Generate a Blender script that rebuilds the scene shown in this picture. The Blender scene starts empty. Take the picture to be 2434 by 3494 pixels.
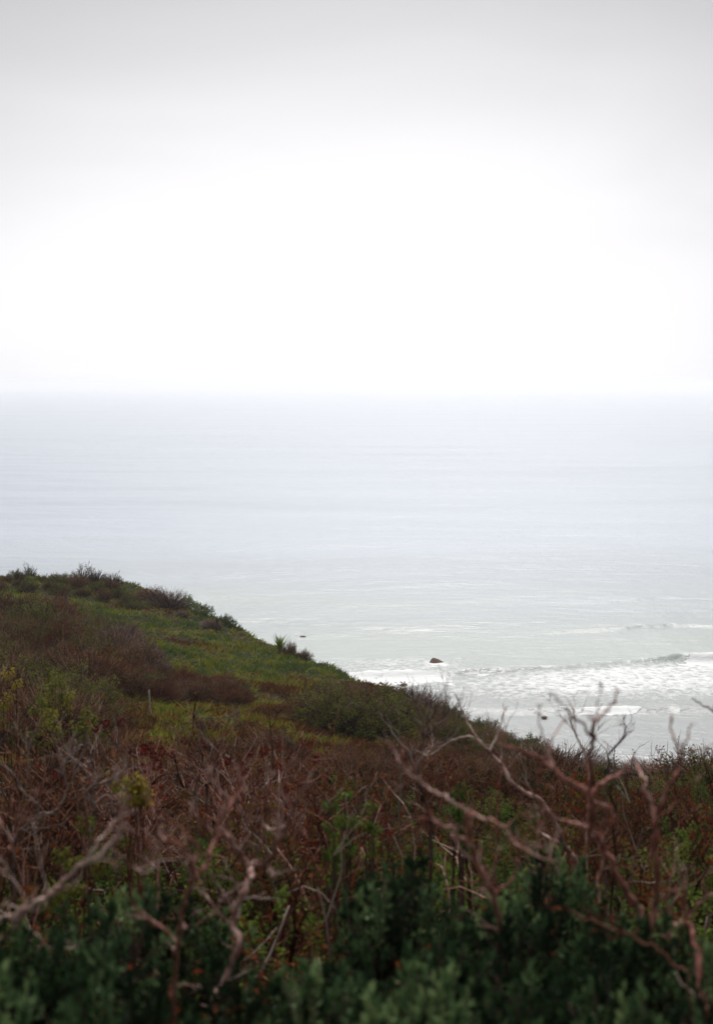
import bpy, math, random
import numpy as np
from mathutils import Vector
R_ = math.radians
random.seed(7); rng = np.random.default_rng(7)
scene = bpy.context.scene
col = scene.collection

# ------------------------------------------------------------------ camera
CAM_H = 40.0
LENS = 50.0
FPX = LENS/36.0*1024.0
PITCH = math.atan(128.0/FPX)
cd = bpy.data.cameras.new('camera')
cd.sensor_fit = 'VERTICAL'; cd.sensor_height = 36.0; cd.sensor_width = 25.1; cd.lens = LENS
cd.clip_start = 0.05; cd.clip_end = 150000.0
cd.dof.use_dof = True; cd.dof.focus_distance = 75.0; cd.dof.aperture_fstop = 2.6
cam = bpy.data.objects.new('camera', cd); col.objects.link(cam)
cam.location = (0, 0, CAM_H); cam.rotation_euler = (math.pi/2-PITCH, 0, 0)
scene.camera = cam

# ------------------------------------------------------------------ sky
SUN_EL, SUN_AZ = R_(48), R_(5)          # behind the fog, ahead of the camera
w = bpy.data.worlds.new('World'); scene.world = w; w.use_nodes = True
nt = w.node_tree; nt.nodes.clear()
def nd(tree, typ, **kw):
    n = tree.nodes.new(typ)
    for k, v in kw.items(): setattr(n, k, v)
    return n
def math_node(tree, op, a, b=None, clamp=False):
    n = nd(tree, 'ShaderNodeMath', operation=op); n.use_clamp = clamp
    for i, v in enumerate((a, b)):
        if v is None: continue
        if isinstance(v, (int, float)): n.inputs[i].default_value = v
        else: tree.links.new(v, n.inputs[i])
    return n.outputs[0]
sky = nd(nt, 'ShaderNodeTexSky', sky_type='NISHITA'); sky.sun_disc = False
sky.sun_elevation = SUN_EL; sky.sun_rotation = SUN_AZ; sky.dust_density = 6.0; sky.air_density = 1.0
tc = nd(nt, 'ShaderNodeTexCoord'); sx = nd(nt, 'ShaderNodeSeparateXYZ')
nt.links.new(tc.outputs['Generated'], sx.inputs[0])
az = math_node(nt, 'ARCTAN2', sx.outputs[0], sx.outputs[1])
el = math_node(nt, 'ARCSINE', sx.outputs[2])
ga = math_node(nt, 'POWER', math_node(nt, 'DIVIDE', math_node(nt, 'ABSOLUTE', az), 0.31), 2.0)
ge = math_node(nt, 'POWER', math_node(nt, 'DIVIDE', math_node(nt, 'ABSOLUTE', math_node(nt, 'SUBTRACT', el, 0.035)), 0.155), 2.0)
g = math_node(nt, 'EXPONENT', math_node(nt, 'MULTIPLY', math_node(nt, 'ADD', ga, ge), -0.5))  # hazy sky glow, with lens vignetting painted into its falloff
cn = noise_w = nd(nt, 'ShaderNodeTexNoise'); cn.inputs['Scale'].default_value = 2.6; cn.inputs['Detail'].default_value = 5; cn.inputs['Distortion'].default_value = .6
cm = nd(nt, 'ShaderNodeMapping'); cm.inputs['Scale'].default_value = (1, 1, 3.2); nt.links.new(tc.outputs['Generated'], cm.inputs[0]); nt.links.new(cm.outputs[0], cn.inputs['Vector'])
cloud = math_node(nt, 'ADD', math_node(nt, 'MULTIPLY', cn.outputs['Fac'], .26), .87)
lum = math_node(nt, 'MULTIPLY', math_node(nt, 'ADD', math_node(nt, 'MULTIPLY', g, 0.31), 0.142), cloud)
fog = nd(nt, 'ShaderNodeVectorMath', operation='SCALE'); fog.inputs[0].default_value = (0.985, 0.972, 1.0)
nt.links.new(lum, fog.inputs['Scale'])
sk = nd(nt, 'ShaderNodeVectorMath', operation='SCALE'); sk.inputs['Scale'].default_value = 0.0014
nt.links.new(sky.outputs[0], sk.inputs[0])
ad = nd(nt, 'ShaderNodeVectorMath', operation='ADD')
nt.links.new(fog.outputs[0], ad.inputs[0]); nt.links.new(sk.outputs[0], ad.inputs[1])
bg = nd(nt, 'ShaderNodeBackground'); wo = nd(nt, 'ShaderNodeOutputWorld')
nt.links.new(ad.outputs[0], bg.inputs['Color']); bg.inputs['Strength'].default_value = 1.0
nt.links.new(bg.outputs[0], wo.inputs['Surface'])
w.cycles.sampling_method = 'MANUAL'; w.cycles.sample_map_resolution = 512

sl = bpy.data.lights.new('sun', 'SUN'); sl.energy = 1.5; sl.angle = R_(18); sl.color = (1.0, 0.97, 0.93)
sun = bpy.data.objects.new('sun', sl); col.objects.link(sun)
sdir = Vector((math.sin(SUN_AZ)*math.cos(SUN_EL), math.cos(SUN_AZ)*math.cos(SUN_EL), math.sin(SUN_EL)))
sun.rotation_euler = sdir.to_track_quat('Z', 'Y').to_euler(); sun.location = (0, 0, 300)

vs = scene.view_settings
vs.view_transform = 'Standard'; vs.look = 'None'; vs.gamma = 1.0; vs.exposure = 1.4; vs.use_curve_mapping = False
cy = scene.cycles
cy.max_bounces = 7; cy.diffuse_bounces = 3; cy.glossy_bounces = 3; cy.transmission_bounces = 3
cy.volume_bounces = 4; cy.transparent_max_bounces = 4; cy.caustics_reflective = False; cy.caustics_refractive = False
cy.use_denoising = True; cy.use_adaptive_sampling = False; cy.sample_clamp_indirect = 4.0

# ------------------------------------------------------------------ helpers
SP, CP = math.sin(PITCH), math.cos(PITCH)
def at(px, py, Y):
    """world point at depth Y that the camera sees at pixel px,py of the 714x1024 frame"""
    x = (px-357.0)/FPX; y = (512.0-py)/FPX
    d = (x, CP+y*SP, -SP+y*CP)
    t = Y/d[1]
    return np.array((d[0]*t, Y, CAM_H+d[2]*t))
def onsea(px, py):
    x = (px-357.0)/FPX; y = (512.0-py)/FPX
    d = (x, CP+y*SP, -SP+y*CP); t = -CAM_H/d[2]
    return np.array((d[0]*t, d[1]*t))
def topix(P):
    P = np.asarray(P, float); v = P-np.array((0, 0, CAM_H))
    f = v[..., 1]*CP-v[..., 2]*SP; u = v[..., 1]*SP+v[..., 2]*CP
    return np.stack([357+FPX*v[..., 0]/f, 512-FPX*u/f], -1)
_perm = rng.permutation(4096)
def _hash(i, j): return _perm[(_perm[i & 4095]+j) & 4095]/4095.0
def vnoise(x, y):
    xi = np.floor(x).astype(int); yi = np.floor(y).astype(int); fx = x-xi; fy = y-yi
    fx = fx*fx*(3-2*fx); fy = fy*fy*(3-2*fy)
    a = _hash(xi, yi); b = _hash(xi+1, yi); c = _hash(xi, yi+1); d = _hash(xi+1, yi+1)
    return (a*(1-fx)+b*fx)*(1-fy)+(c*(1-fx)+d*fx)*fy
def fbm(x, y, o=4):
    x = np.asarray(x, float); y = np.asarray(y, float)
    s = 0; a = 0.5; n = 0
    for k in range(o):
        s = s+a*vnoise(x*2**k+17.3*k, y*2**k-9.1*k); n += a; a *= .5
    return s/n
def mesh_np(name, V, F, tint=None, smooth=False, attrs=None):
    """V (n,3), F list of arrays (m,3)/(m,4); tint per vertex"""
    me = bpy.data.meshes.new(name)
    V = np.asarray(V, np.float32)
    Fs = [np.asarray(f, np.int32) for f in F if len(f)]
    loops = np.concatenate([f.ravel() for f in Fs])
    tot = np.concatenate([np.full(len(f), f.shape[1], np.int32) for f in Fs])
    st = np.concatenate([[0], np.cumsum(tot)[:-1]]).astype(np.int32)
    me.vertices.add(len(V)); me.vertices.foreach_set('co', V.ravel())
    me.loops.add(len(loops)); me.loops.foreach_set('vertex_index', loops)
    me.polygons.add(len(tot)); me.polygons.foreach_set('loop_start', st); me.polygons.foreach_set('loop_total', tot)
    me.update(calc_edges=True)
    if smooth: me.polygons.foreach_set('use_smooth', np.ones(len(tot), bool))
    al = dict(attrs or {})
    if tint is not None: al['tint'] = tint
    for k, v in al.items():
        a = me.attributes.new(k, 'FLOAT', 'POINT'); a.data.foreach_set('value', np.asarray(v, np.float32))
    return me
def grid_faces(nr, nc):
    i = np.arange((nr-1)*nc).reshape(nr-1, nc)[:, :-1].ravel()
    return np.stack([i, i+1, i+nc+1, i+nc], 1)
def link(name, me, mat=None, parent=None):
    o = bpy.data.objects.new(name, me); col.objects.link(o)
    if mat is not None and me is not None and not me.materials: me.materials.append(mat)
    if parent is not None: o.parent = parent
    return o
def tag(o, label=None, cat=None, group=None, kind=None):
    for k, v in (('label', label), ('category', cat), ('group', group), ('kind', kind)):
        if v: o[k] = v
    return o
def empty(name, loc=(0, 0, 0)):
    o = bpy.data.objects.new(name, None); col.objects.link(o); o.location = loc; o.empty_display_size = .2
    return o
def mat_new(name):
    m = bpy.data.materials.new(name); m.use_nodes = True
    t = m.node_tree; b = t.nodes['Principled BSDF']
    return m, t, b
def ramp(t, fac, stops):
    r = nd(t, 'ShaderNodeValToRGB'); e = r.color_ramp.elements
    while len(e) < len(stops): e.new(0.5)
    for x, (p, c) in zip(e, stops): x.position = p; x.color = (*c, 1)
    t.links.new(fac, r.inputs[0]); return r.outputs[0]
def noise(t, scale, detail=4, rough=.55, vec=None, sc=None):
    n = nd(t, 'ShaderNodeTexNoise'); n.inputs['Scale'].default_value = scale
    n.inputs['Detail'].default_value = detail; n.inputs['Roughness'].default_value = rough
    if vec is not None:
        if sc is not None:
            mp = nd(t, 'ShaderNodeMapping'); mp.inputs['Scale'].default_value = sc
            t.links.new(vec, mp.inputs[0]); vec = mp.outputs[0]
        t.links.new(vec, n.inputs['Vector'])
    return n.outputs['Fac']

def leaf_mat(name, stops, transl=.3, rough=.85, spec=.04):
    """per-leaf 'tint' picks the leaf's own colour; each plant shifts a little"""
    m, t, b = mat_new(name)
    a = nd(t, 'ShaderNodeAttribute', attribute_name='tint')
    oi = nd(t, 'ShaderNodeObjectInfo')
    f = math_node(t, 'ADD', a.outputs['Fac'], math_node(t, 'MULTIPLY', math_node(t, 'SUBTRACT', oi.outputs['Random'], .5), .35), True)
    c = ramp(t, f, stops)
    t.links.new(c, b.inputs['Base Color']); b.inputs['Roughness'].default_value = rough
    b.inputs['Specular IOR Level'].default_value = spec
    if transl > 0:
        tr = nd(t, 'ShaderNodeBsdfTranslucent'); mx = nd(t, 'ShaderNodeMixShader'); mx.inputs[0].default_value = transl
        t.links.new(c, tr.inputs['Color']); t.links.new(b.outputs[0], mx.inputs[1]); t.links.new(tr.outputs[0], mx.inputs[2])
        t.links.new(mx.outputs[0], t.nodes['Material Output'].inputs['Surface'])
    return m
def bark_mat(name, c0, c1, c2, scale=14.0):
    m, t, b = mat_new(name)
    g_ = nd(t, 'ShaderNodeTexCoord'); n1 = noise(t, scale, 5, .6, g_.outputs['Object']); n2 = noise(t, scale*5, 4, .6, g_.outputs['Object'], (1, 1, .3))
    oi = nd(t, 'ShaderNodeObjectInfo')
    f = math_node(t, 'ADD', math_node(t, 'MULTIPLY', n1, .65), math_node(t, 'MULTIPLY', n2, .35))
    f = math_node(t, 'ADD', f, math_node(t, 'MULTIPLY', math_node(t, 'SUBTRACT', oi.outputs['Random'], .5), .24))
    ta = nd(t, 'ShaderNodeAttribute', attribute_name='tint')
    f = math_node(t, 'ADD', f, math_node(t, 'MULTIPLY', math_node(t, 'SUBTRACT', ta.outputs['Fac'], .56), .42))
    t.links.new(ramp(t, f, [(.36, c0), (.5, c1), (.64, c2)]), b.inputs['Base Color'])
    b.inputs['Roughness'].default_value = .9; b.inputs['Specular IOR Level'].default_value = .08
    bp = nd(t, 'ShaderNodeBump'); bp.inputs['Strength'].default_value = .6; bp.inputs['Distance'].default_value = .004
    t.links.new(n2, bp.inputs['Height']); t.links.new(bp.outputs[0], b.inputs['Normal'])
    return m

# ------------------------------------------------------------------ terrain
_rp = [(0, 574, 95), (80, 579, 95), (130, 584, 93), (170, 600, 88), (215, 618, 84), (250, 632, 81), (280, 648, 78), (312, 660, 74),
       (345, 675, 70), (380, 687, 66), (420, 706, 62), (460, 723, 57), (500, 743, 50), (542, 762, 44), (600, 777, 38), (650, 785, 34), (714, 792, 30)]
_ip = [(0, 600, 82), (0, 640, 66), (0, 690, 52), (0, 760, 36), (100, 610, 82), (100, 640, 66), (100, 690, 50), (100, 760, 36),
       (170, 625, 78), (200, 660, 66), (200, 700, 52), (200, 748, 40), (268, 672, 66), (300, 712, 52), (330, 745, 43), (400, 722, 52),
       (400, 755, 42), (330, 690, 61), (480, 775, 40)]
_P = [at(*p) for p in _rp+_ip]
for X in (-14, -5, 0, 5, 14):
    for Y, z in ((28, -8.3), (20, -6.8), (12, -4.9), (6, -3.6), (2, -2.8), (-10, -1.6)): _P.append(np.array((X, Y, CAM_H+z)))
for X, Y, z in ((-45, 0, -2.5), (-45, 30, -7.5), (-60, 60, -10.5), (-60, 100, -13), (45, 0, -3), (35, 28, -8.5), (-45, -40, 1), (0, -40, 1), (45, -40, 1), (70, 25, -8)):
    _P.append(np.array((X, Y, CAM_H+z)))
_P = np.array(_P)
def _U(r2): return r2*np.log(r2+1e-9)
_n = len(_P); _d2 = ((_P[:, None, :2]-_P[None, :, :2])**2).sum(-1)
_A = np.zeros((_n+3, _n+3)); _A[:_n, :_n] = _U(_d2)+np.eye(_n)*20.0
_A[:_n, _n] = 1; _A[:_n, _n+1:] = _P[:, :2]; _A[_n, :_n] = 1; _A[_n+1:, :_n] = _P[:, :2].T
_W = np.linalg.solve(_A, np.concatenate([_P[:, 2], [0, 0, 0]]))
def tps(X, Y):
    sh = np.shape(X); X = np.ravel(X); Y = np.ravel(Y)
    out = np.zeros(len(X))
    for s in range(0, len(X), 20000):
        x = X[s:s+20000]; y = Y[s:s+20000]
        d2 = (x[:, None]-_P[None, :, 0])**2+(y[:, None]-_P[None, :, 1])**2
        out[s:s+20000] = _U(d2)@_W[:_n]+_W[_n]+_W[_n+1]*x+_W[_n+2]*y
    return out.reshape(sh)
_ra = np.array([-3, -1.2, -.6]+[at(*p)[0]/p[2] for p in _rp]+[.5, 1.0, 3.0])
_rr = np.array([80, 100, 100]+[p[2] for p in _rp]+[29, 29, 26.])
def ridge_y(X, Y):
    return np.interp(np.asarray(X)/np.maximum(Y, 1.0), _ra, _rr)
def ground(X, Y):
    X = np.asarray(X, float); Y = np.asarray(Y, float)
    Rr = ridge_y(X, Y); d = np.maximum(Y-Rr, 0); s = np.where(d > 0, Rr/np.maximum(Y, 1), 1.0)
    z = tps(X*s, Y*s)-(0.42*d+0.035*d*d)
    z = z+(fbm(X*.35+5, Y*.35, 3)-.5)*.5+(fbm(X*1.6, Y*1.6+3, 2)-.5)*.16
    return np.maximum(z, -3.0)
def gz(x, y): return float(ground(np.array([x]), np.array([y]))[0])

xs = np.concatenate([np.arange(-120, -32, 4), np.arange(-32, 32, .4), np.arange(32, 121, 4)])
ys = np.concatenate([np.arange(-40, 0, 2), np.arange(0, 104, .4), np.arange(104, 190, 2)])
GX, GY = np.meshgrid(xs, ys)
GZ = ground(GX, GY)
hm, t, b = mat_new('hillside_soil')
tcn = nd(t, 'ShaderNodeTexCoord').outputs['Object']
n1 = noise(t, .25, 6, .6, tcn); n2 = noise(t, 9, 5, .65, tcn)
c = ramp(t, math_node(t, 'ADD', math_node(t, 'MULTIPLY', n1, .6), math_node(t, 'MULTIPLY', n2, .4)),
         [(.35, (.012, .008, .005)), (.5, (.02, .018, .008)), (.65, (.03, .02, .011))])
t.links.new(c, b.inputs['Base Color']); b.inputs['Roughness'].default_value = .95; b.inputs['Specular IOR Level'].default_value = .1
bp = nd(t, 'ShaderNodeBump'); bp.inputs['Strength'].default_value = .8; bp.inputs['Distance'].default_value = .08
t.links.new(n2, bp.inputs['Height']); t.links.new(bp.outputs[0], b.inputs['Normal'])
hill = link('hillside', mesh_np('hillside', np.stack([GX, GY, GZ], -1).reshape(-1, 3), [grid_faces(len(ys), len(xs))], smooth=True), hm)
tag(hill, 'sloping grassy brown bluff top falling away to the sea', kind='structure')

# beach below the bluff
bx_ = np.arange(-120, 160, 2.0); by_ = np.arange(40, 300, 2.0); BX, BY = np.meshgrid(bx_, by_)
def shore_y(X): return np.interp(X, [-60, -30, 6, 38, 80, 150], [250, 205, 163, 138, 131, 126])
BZ = np.clip(.07*(shore_y(BX)-BY), -4.0, 2.5)+(fbm(BX*.2, BY*.2, 3)-.5)*.12
bm_, t, b = mat_new('wet_sand'); tcn = nd(t, 'ShaderNodeTexCoord').outputs['Object']
t.links.new(ramp(t, noise(t, .8, 6, .6, tcn), [(.3, (.20, .185, .165)), (.7, (.30, .285, .26))]), b.inputs['Base Color'])
b.inputs['Roughness'].default_value = .35
tag(link('beach', mesh_np('beach', np.stack([BX, BY, BZ], -1).reshape(-1, 3), [grid_faces(len(by_), len(bx_))], smooth=True), bm_), 'narrow wet sand beach under the bluff', kind='structure')

# ------------------------------------------------------------------ sea
azs = np.radians(np.concatenate([np.arange(-100, -20, 3), np.arange(-20, 20, .11), np.arange(20, 101, 3)]))
rs = np.concatenate([np.arange(40, 140, 5), np.arange(140, 300, .42), 300*1.0085**np.arange(0, 210), 300*1.0085**209*1.09**np.arange(1, 36)])
AZ, RS = np.meshgrid(azs, rs)
SX = np.sin(AZ)*RS; SY = np.cos(AZ)*RS
def cr(cx, cy): return onsea(cx*.22638+352.0, cy*.22638+616.0)
def crest(pts, keys):
    q = np.array([cr(x, y) for x, y in pts]); X = q[:, 0]; Yv = q[:, 1]
    fx = np.array([cr(x, np.interp(x, [p[0] for p in pts], [p[1] for p in pts]))[0] for x, *_ in keys])
    wob = lambda Xs: (fbm(Xs*.09, Xs*0+3.3, 4)-.5)*3.0+(fbm(Xs*.5, Xs*0+8.3, 3)-.5)*1.2
    return (lambda Xs: np.interp(Xs, X, Yv)+wob(Xs)), [(lambda Xs, k=k: np.interp(Xs, fx, [kk[k] for kk in keys])) for k in range(1, len(keys[0]))]
# crest polylines; keys: (position along, height, foam on the front, spill length toward the shore)
waves = [
 ([(-400, 290), (90, 262), (250, 258), (440, 262), (520, 252), (600, 245), (690, 240), (800, 236), (930, 234), (1100, 222), (1250, 205), (1390, 190), (1450, 180), (1500, 183), (1599, 188), (1900, 190)],
  [(-400, .5, .8, 6), (60, .45, .9, 6), (300, .5, .9, 6), (370, .5, .8, 6), (470, .6, .15, 2), (560, .65, .05, 2), (610, .6, .75, 2.5), (670, .55, .75, 2.5), (740, .4, .35, 3), (930, .35, .2, 4), (1250, .4, .1, 4), (1390, .75, .0, 3), (1475, .9, .0, 3), (1495, .9, 1, 4), (1900, .9, 1, 5)]),
 ([(300, 410), (440, 412), (570, 412), (760, 415), (850, 412), (950, 418), (1000, 424), (1100, 424), (1200, 420), (1300, 422), (1400, 415), (1599, 410), (1900, 405)],
  [(300, .25, 0, 2), (760, .35, .05, 2), (900, .4, .1, 2), (930, .45, .6, .9), (1010, .45, 1.0, 1.6), (1120, .42, 1.0, 1.5), (1250, .4, .8, 1.1), (1330, .4, .15, .8), (1450, .35, .35, 2), (1520, .3, .1, 2), (1900, .3, .5, 2)]),
 ([(700, 590), (1100, 605), (1200, 612), (1320, 628), (1450, 625), (1700, 615)], [(700, .1, .1, .6), (1150, .12, .45, .6), (1300, .12, .62, .6), (1450, .12, .55, .6), (1700, .12, .4, .7)]),
 ([(600, 95), (1080, 70), (1200, 62), (1280, 50), (1400, 45), (1599, 52), (1900, 60)], [(600, 0, 0, 1), (1080, .25, 0, 1), (1280, .4, 0, 1), (1420, .45, 0, 1), (1599, .3, 0, 1), (1900, .3, 0, 1)]),
 ([(800, -60), (1080, -62), (1250, -68), (1400, -75), (1599, -72), (1900, -70)], [(800, 0, 0, 1), (1100, .2, 0, 1), (1180, .3, 0, 1), (1300, .25, 0, 1), (1599, .2, 0, 1), (1900, .2, 0, 1)]),
 ([(-900, 10), (-300, 20), (60, 55), (170, 62), (300, 60), (600, 40)], [(-900, .12, 0, 1), (-300, .12, 0, 1), (60, .12, 0, 1), (200, .12, 0, 1), (600, 0, 0, 1)]),
]
SZ = np.zeros_like(SX); FO = np.zeros_like(SX)
for (pts, keys) in waves:
    yc, (hA, fA, sA) = crest(pts, keys)
    d = SY-yc(SX)                                   # >0 seaward of the crest
    A = hA(SX)*(.75+.5*fbm(SX*.15, SX*0+1.7, 3))
    SZ += A*np.where(d > 0, np.exp(-(d/20.0)**2), np.exp(-(d/1.2)**2))-A*.35*np.exp(-((d+3.5)/2.5)**2)
    jx = SX+(fbm(SX*.25, SY*.35, 3)-.5)*16.0; f = fA(jx)*(.86+.3*(fbm(SX*.6+9, SY*.6, 3)-.3)); sp = sA(jx)*np.clip(fA(jx)*1.15, .1, 1)*(.55+.8*fbm(SX*.3+4, SX*0+2, 3))
    FO = np.maximum(FO, f*np.where(d > 0, np.exp(-(d/.7)**2), np.where(d > -sp, 1.0, np.exp(-((d+sp)/(sp*.5))**2))))
y1 = crest(*waves[0])[0](SX); y2 = crest(*waves[1])[0](SX); y3 = crest(*waves[2])[0](SX)
pix = topix(np.stack([SX, SY, SX*0], -1)); CX = (pix[..., 0]-352.0)/.22638
u = np.clip((y1-SY)/np.maximum(y1-y2, 1), -1, 2)     # 0 at outer crest, 1 at the inner one
side = np.interp(CX, [0, 350, 600, 900, 1150, 1400, 1700], [.47, .51, .58, .65, .68, .66, .64])
lace = np.where((u > 0) & (u < 1.0), side*np.interp(u, [0, .06, .2, .55, .8, .97, 1], [.5, .85, 1, 1.0, .8, .62, .5]), 0)
v = np.clip((y2-SY)/np.maximum(y2-y3, 1), -1, 2)
lace2 = np.where((v > 0) & (v < 1.2), np.interp(v, [0, .2, .5, .8, 1.2], [.1, .3, .46, .46, .36])*np.interp(CX, [400, 650, 900, 1300, 1600], [.55, .95, 1, .95, .85]), 0)
FO = np.maximum(FO, np.maximum(lace, lace2))
# foam round the boulder
rk = onsea(436.5, 665.5)
dr = np.hypot((SX-rk[0])/3.6, (SY-(rk[1]-2.5))/4.5); FO = np.maximum(FO, .74*np.exp(-dr**2))
k2 = np.where((SY < y1+9) & (SY > y1), np.interp(CX, [0, 150, 420, 640, 760], [.55, .6, .58, .45, .2]), 0); FO = np.maximum(FO, k2*.95)
FO *= (SY > 120)
# swell and chop everywhere
sw = 0
for (lam, amp, ang, ph) in ((38, .16, .06, 0), (23, .10, -.16, 1.3), (61, .22, .12, 2.2), (14, .05, .25, .7), (9, .035, -.35, 4.1)):
    k = 2*math.pi/lam; pw = (fbm(SX*.012+ph, SY*.012, 3)-.5)*9
    dst = np.clip((4.0*lam*1422/40)/np.maximum(RS, 1)/(RS/150), 0, 1)
    sw = sw+amp*np.sin(k*(SX*math.sin(ang)+SY*math.cos(ang))+pw+ph)*dst*(.4+1.2*fbm(SX*.01+ph*3, SY*.02, 3))
near = np.clip((SY-190)/60, .25, 1)
SZ += sw*near*.7
SZ += (fbm(SX*.55, SY*.8, 3)-.5)*.06*np.clip(1-(RS-250)/500, 0, 1)
sm, t, b = mat_new('sea_water')
geo = nd(t, 'ShaderNodeTexCoord').outputs['Object']
fa = nd(t, 'ShaderNodeAttribute', attribute_name='foam').outputs['Fac']
fn1 = noise(t, 1.1, 7, .72, geo, (1, .6, 1)); fn2 = noise(t, 4.5, 5, .75, geo, (1, .7, 1))
vor = nd(t, 'ShaderNodeTexVoronoi', feature='DISTANCE_TO_EDGE'); vor.inputs['Scale'].default_value = .55
wv = nd(t, 'ShaderNodeVectorMath', operation='ADD'); nn = nd(t, 'ShaderNodeTexNoise'); nn.inputs['Scale'].default_value = .5; nn.inputs['Detail'].default_value = 5
sc_ = nd(t, 'ShaderNodeVectorMath', operation='SCALE'); sc_.inputs['Scale'].default_value = 3.0
t.links.new(geo, nn.inputs['Vector']); t.links.new(nn.outputs['Color'], sc_.inputs[0]); t.links.new(sc_.outputs[0], wv.inputs[0]); t.links.new(geo, wv.inputs[1])
t.links.new(wv.outputs[0], vor.inputs['Vector'])
edge = math_node(t, 'SUBTRACT', 1.0, math_node(t, 'MULTIPLY', vor.outputs['Distance'], 2.2), True)
pat = math_node(t, 'ADD', math_node(t, 'ADD', math_node(t, 'MULTIPLY', fn1, .5), math_node(t, 'MULTIPLY', fn2, .3)), math_node(t, 'MULTIPLY', edge, .2))
ff = math_node(t, 'SUBTRACT', math_node(t, 'ADD', fa, math_node(t, 'MULTIPLY', pat, 1.1)), 1.07)
ff = math_node(t, 'MULTIPLY', ff, 4.2, True)
has = math_node(t, 'MULTIPLY', fa, 12.0, True)
ff = math_node(t, 'MULTIPLY', ff, has)
# water body colour: pale green in the shallows, blue grey outside, slicks
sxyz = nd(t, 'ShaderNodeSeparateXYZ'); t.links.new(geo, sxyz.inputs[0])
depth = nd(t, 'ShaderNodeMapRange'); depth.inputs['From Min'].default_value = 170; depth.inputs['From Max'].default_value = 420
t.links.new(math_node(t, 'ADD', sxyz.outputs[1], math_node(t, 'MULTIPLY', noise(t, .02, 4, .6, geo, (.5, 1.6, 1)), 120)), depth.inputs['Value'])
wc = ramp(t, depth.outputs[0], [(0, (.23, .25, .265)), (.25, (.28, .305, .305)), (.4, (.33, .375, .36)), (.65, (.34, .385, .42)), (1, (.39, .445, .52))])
mixc = nd(t, 'ShaderNodeMix', data_type='RGBA'); t.links.new(ff, mixc.inputs[0]); t.links.new(wc, mixc.inputs[6]); mixc.inputs[7].default_value = (.84, .86, .86, 1)
t.links.new(mixc.outputs[2], b.inputs['Base Color'])
slick = noise(t, .012, 5, .6, geo, (.28, 1.5, 1))
rg = nd(t, 'ShaderNodeMapRange'); rg.inputs['From Min'].default_value = .35; rg.inputs['From Max'].default_value = .65; rg.inputs['To Min'].default_value = .32; rg.inputs['To Max'].default_value = .45
t.links.new(slick, rg.inputs['Value'])
t.links.new(math_node(t, 'ADD', rg.outputs[0], math_node(t, 'MULTIPLY', ff, .5)), b.inputs['Roughness'])
b.inputs['IOR'].default_value = 1.333
w1 = noise(t, .35, 6, .62, geo, (.45, 1, 1)); w2 = noise(t, 2.2, 4, .6, geo, (.6, 1, 1)); w3 = noise(t, .05, 4, .6, geo, (.4, 1.2, 1))
hgt = math_node(t, 'ADD', math_node(t, 'ADD', math_node(t, 'MULTIPLY', w1, .55), math_node(t, 'MULTIPLY', w2, .12)), math_node(t, 'MULTIPLY', w3, .7))
hgt = math_node(t, 'ADD', hgt, math_node(t, 'MULTIPLY', ff, .15))
bp = nd(t, 'ShaderNodeBump'); bp.inputs['Strength'].default_value = .75; bp.inputs['Distance'].default_value = 1.0
t.links.new(hgt, bp.inputs['Height']); t.links.new(bp.outputs[0], b.inputs['Normal'])
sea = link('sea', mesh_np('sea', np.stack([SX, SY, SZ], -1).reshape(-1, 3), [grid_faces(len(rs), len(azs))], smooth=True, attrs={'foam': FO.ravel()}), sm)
tag(sea, 'calm grey sea with small breakers and white foam near the shore', kind='structure')

# ------------------------------------------------------------------ haze
def haze():
    me = bpy.data.meshes.new('haze'); s = 45000.0; z0, z1 = -5.5, 54.0
    v = [(x, y, z) for z in (z0, z1) for x, y in ((-s, -s), (s, -s), (s, s), (-s, s))]
    me.from_pydata(v, [], [(3, 2, 1, 0), (4, 5, 6, 7), (0, 1, 5, 4), (1, 2, 6, 5), (2, 3, 7, 6), (3, 0, 4, 7)])
    m = bpy.data.materials.new('sea_haze'); m.use_nodes = True; t = m.node_tree; t.nodes.clear()
    pv = nd(t, 'ShaderNodeVolumePrincipled'); o = nd(t, 'ShaderNodeOutputMaterial')
    pv.inputs['Color'].default_value = (.96, .972, 1, 1); pv.inputs['Density'].default_value = HAZE_D; pv.inputs['Anisotropy'].default_value = .62
    t.links.new(pv.outputs[0], o.inputs['Volume'])
    m.cycles.homogeneous_volume = True
    ob = link('haze', me, m); tag(ob, 'pale sea haze that fades the far water', kind='stuff')
HAZE_D = 0.00029
haze()
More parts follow.
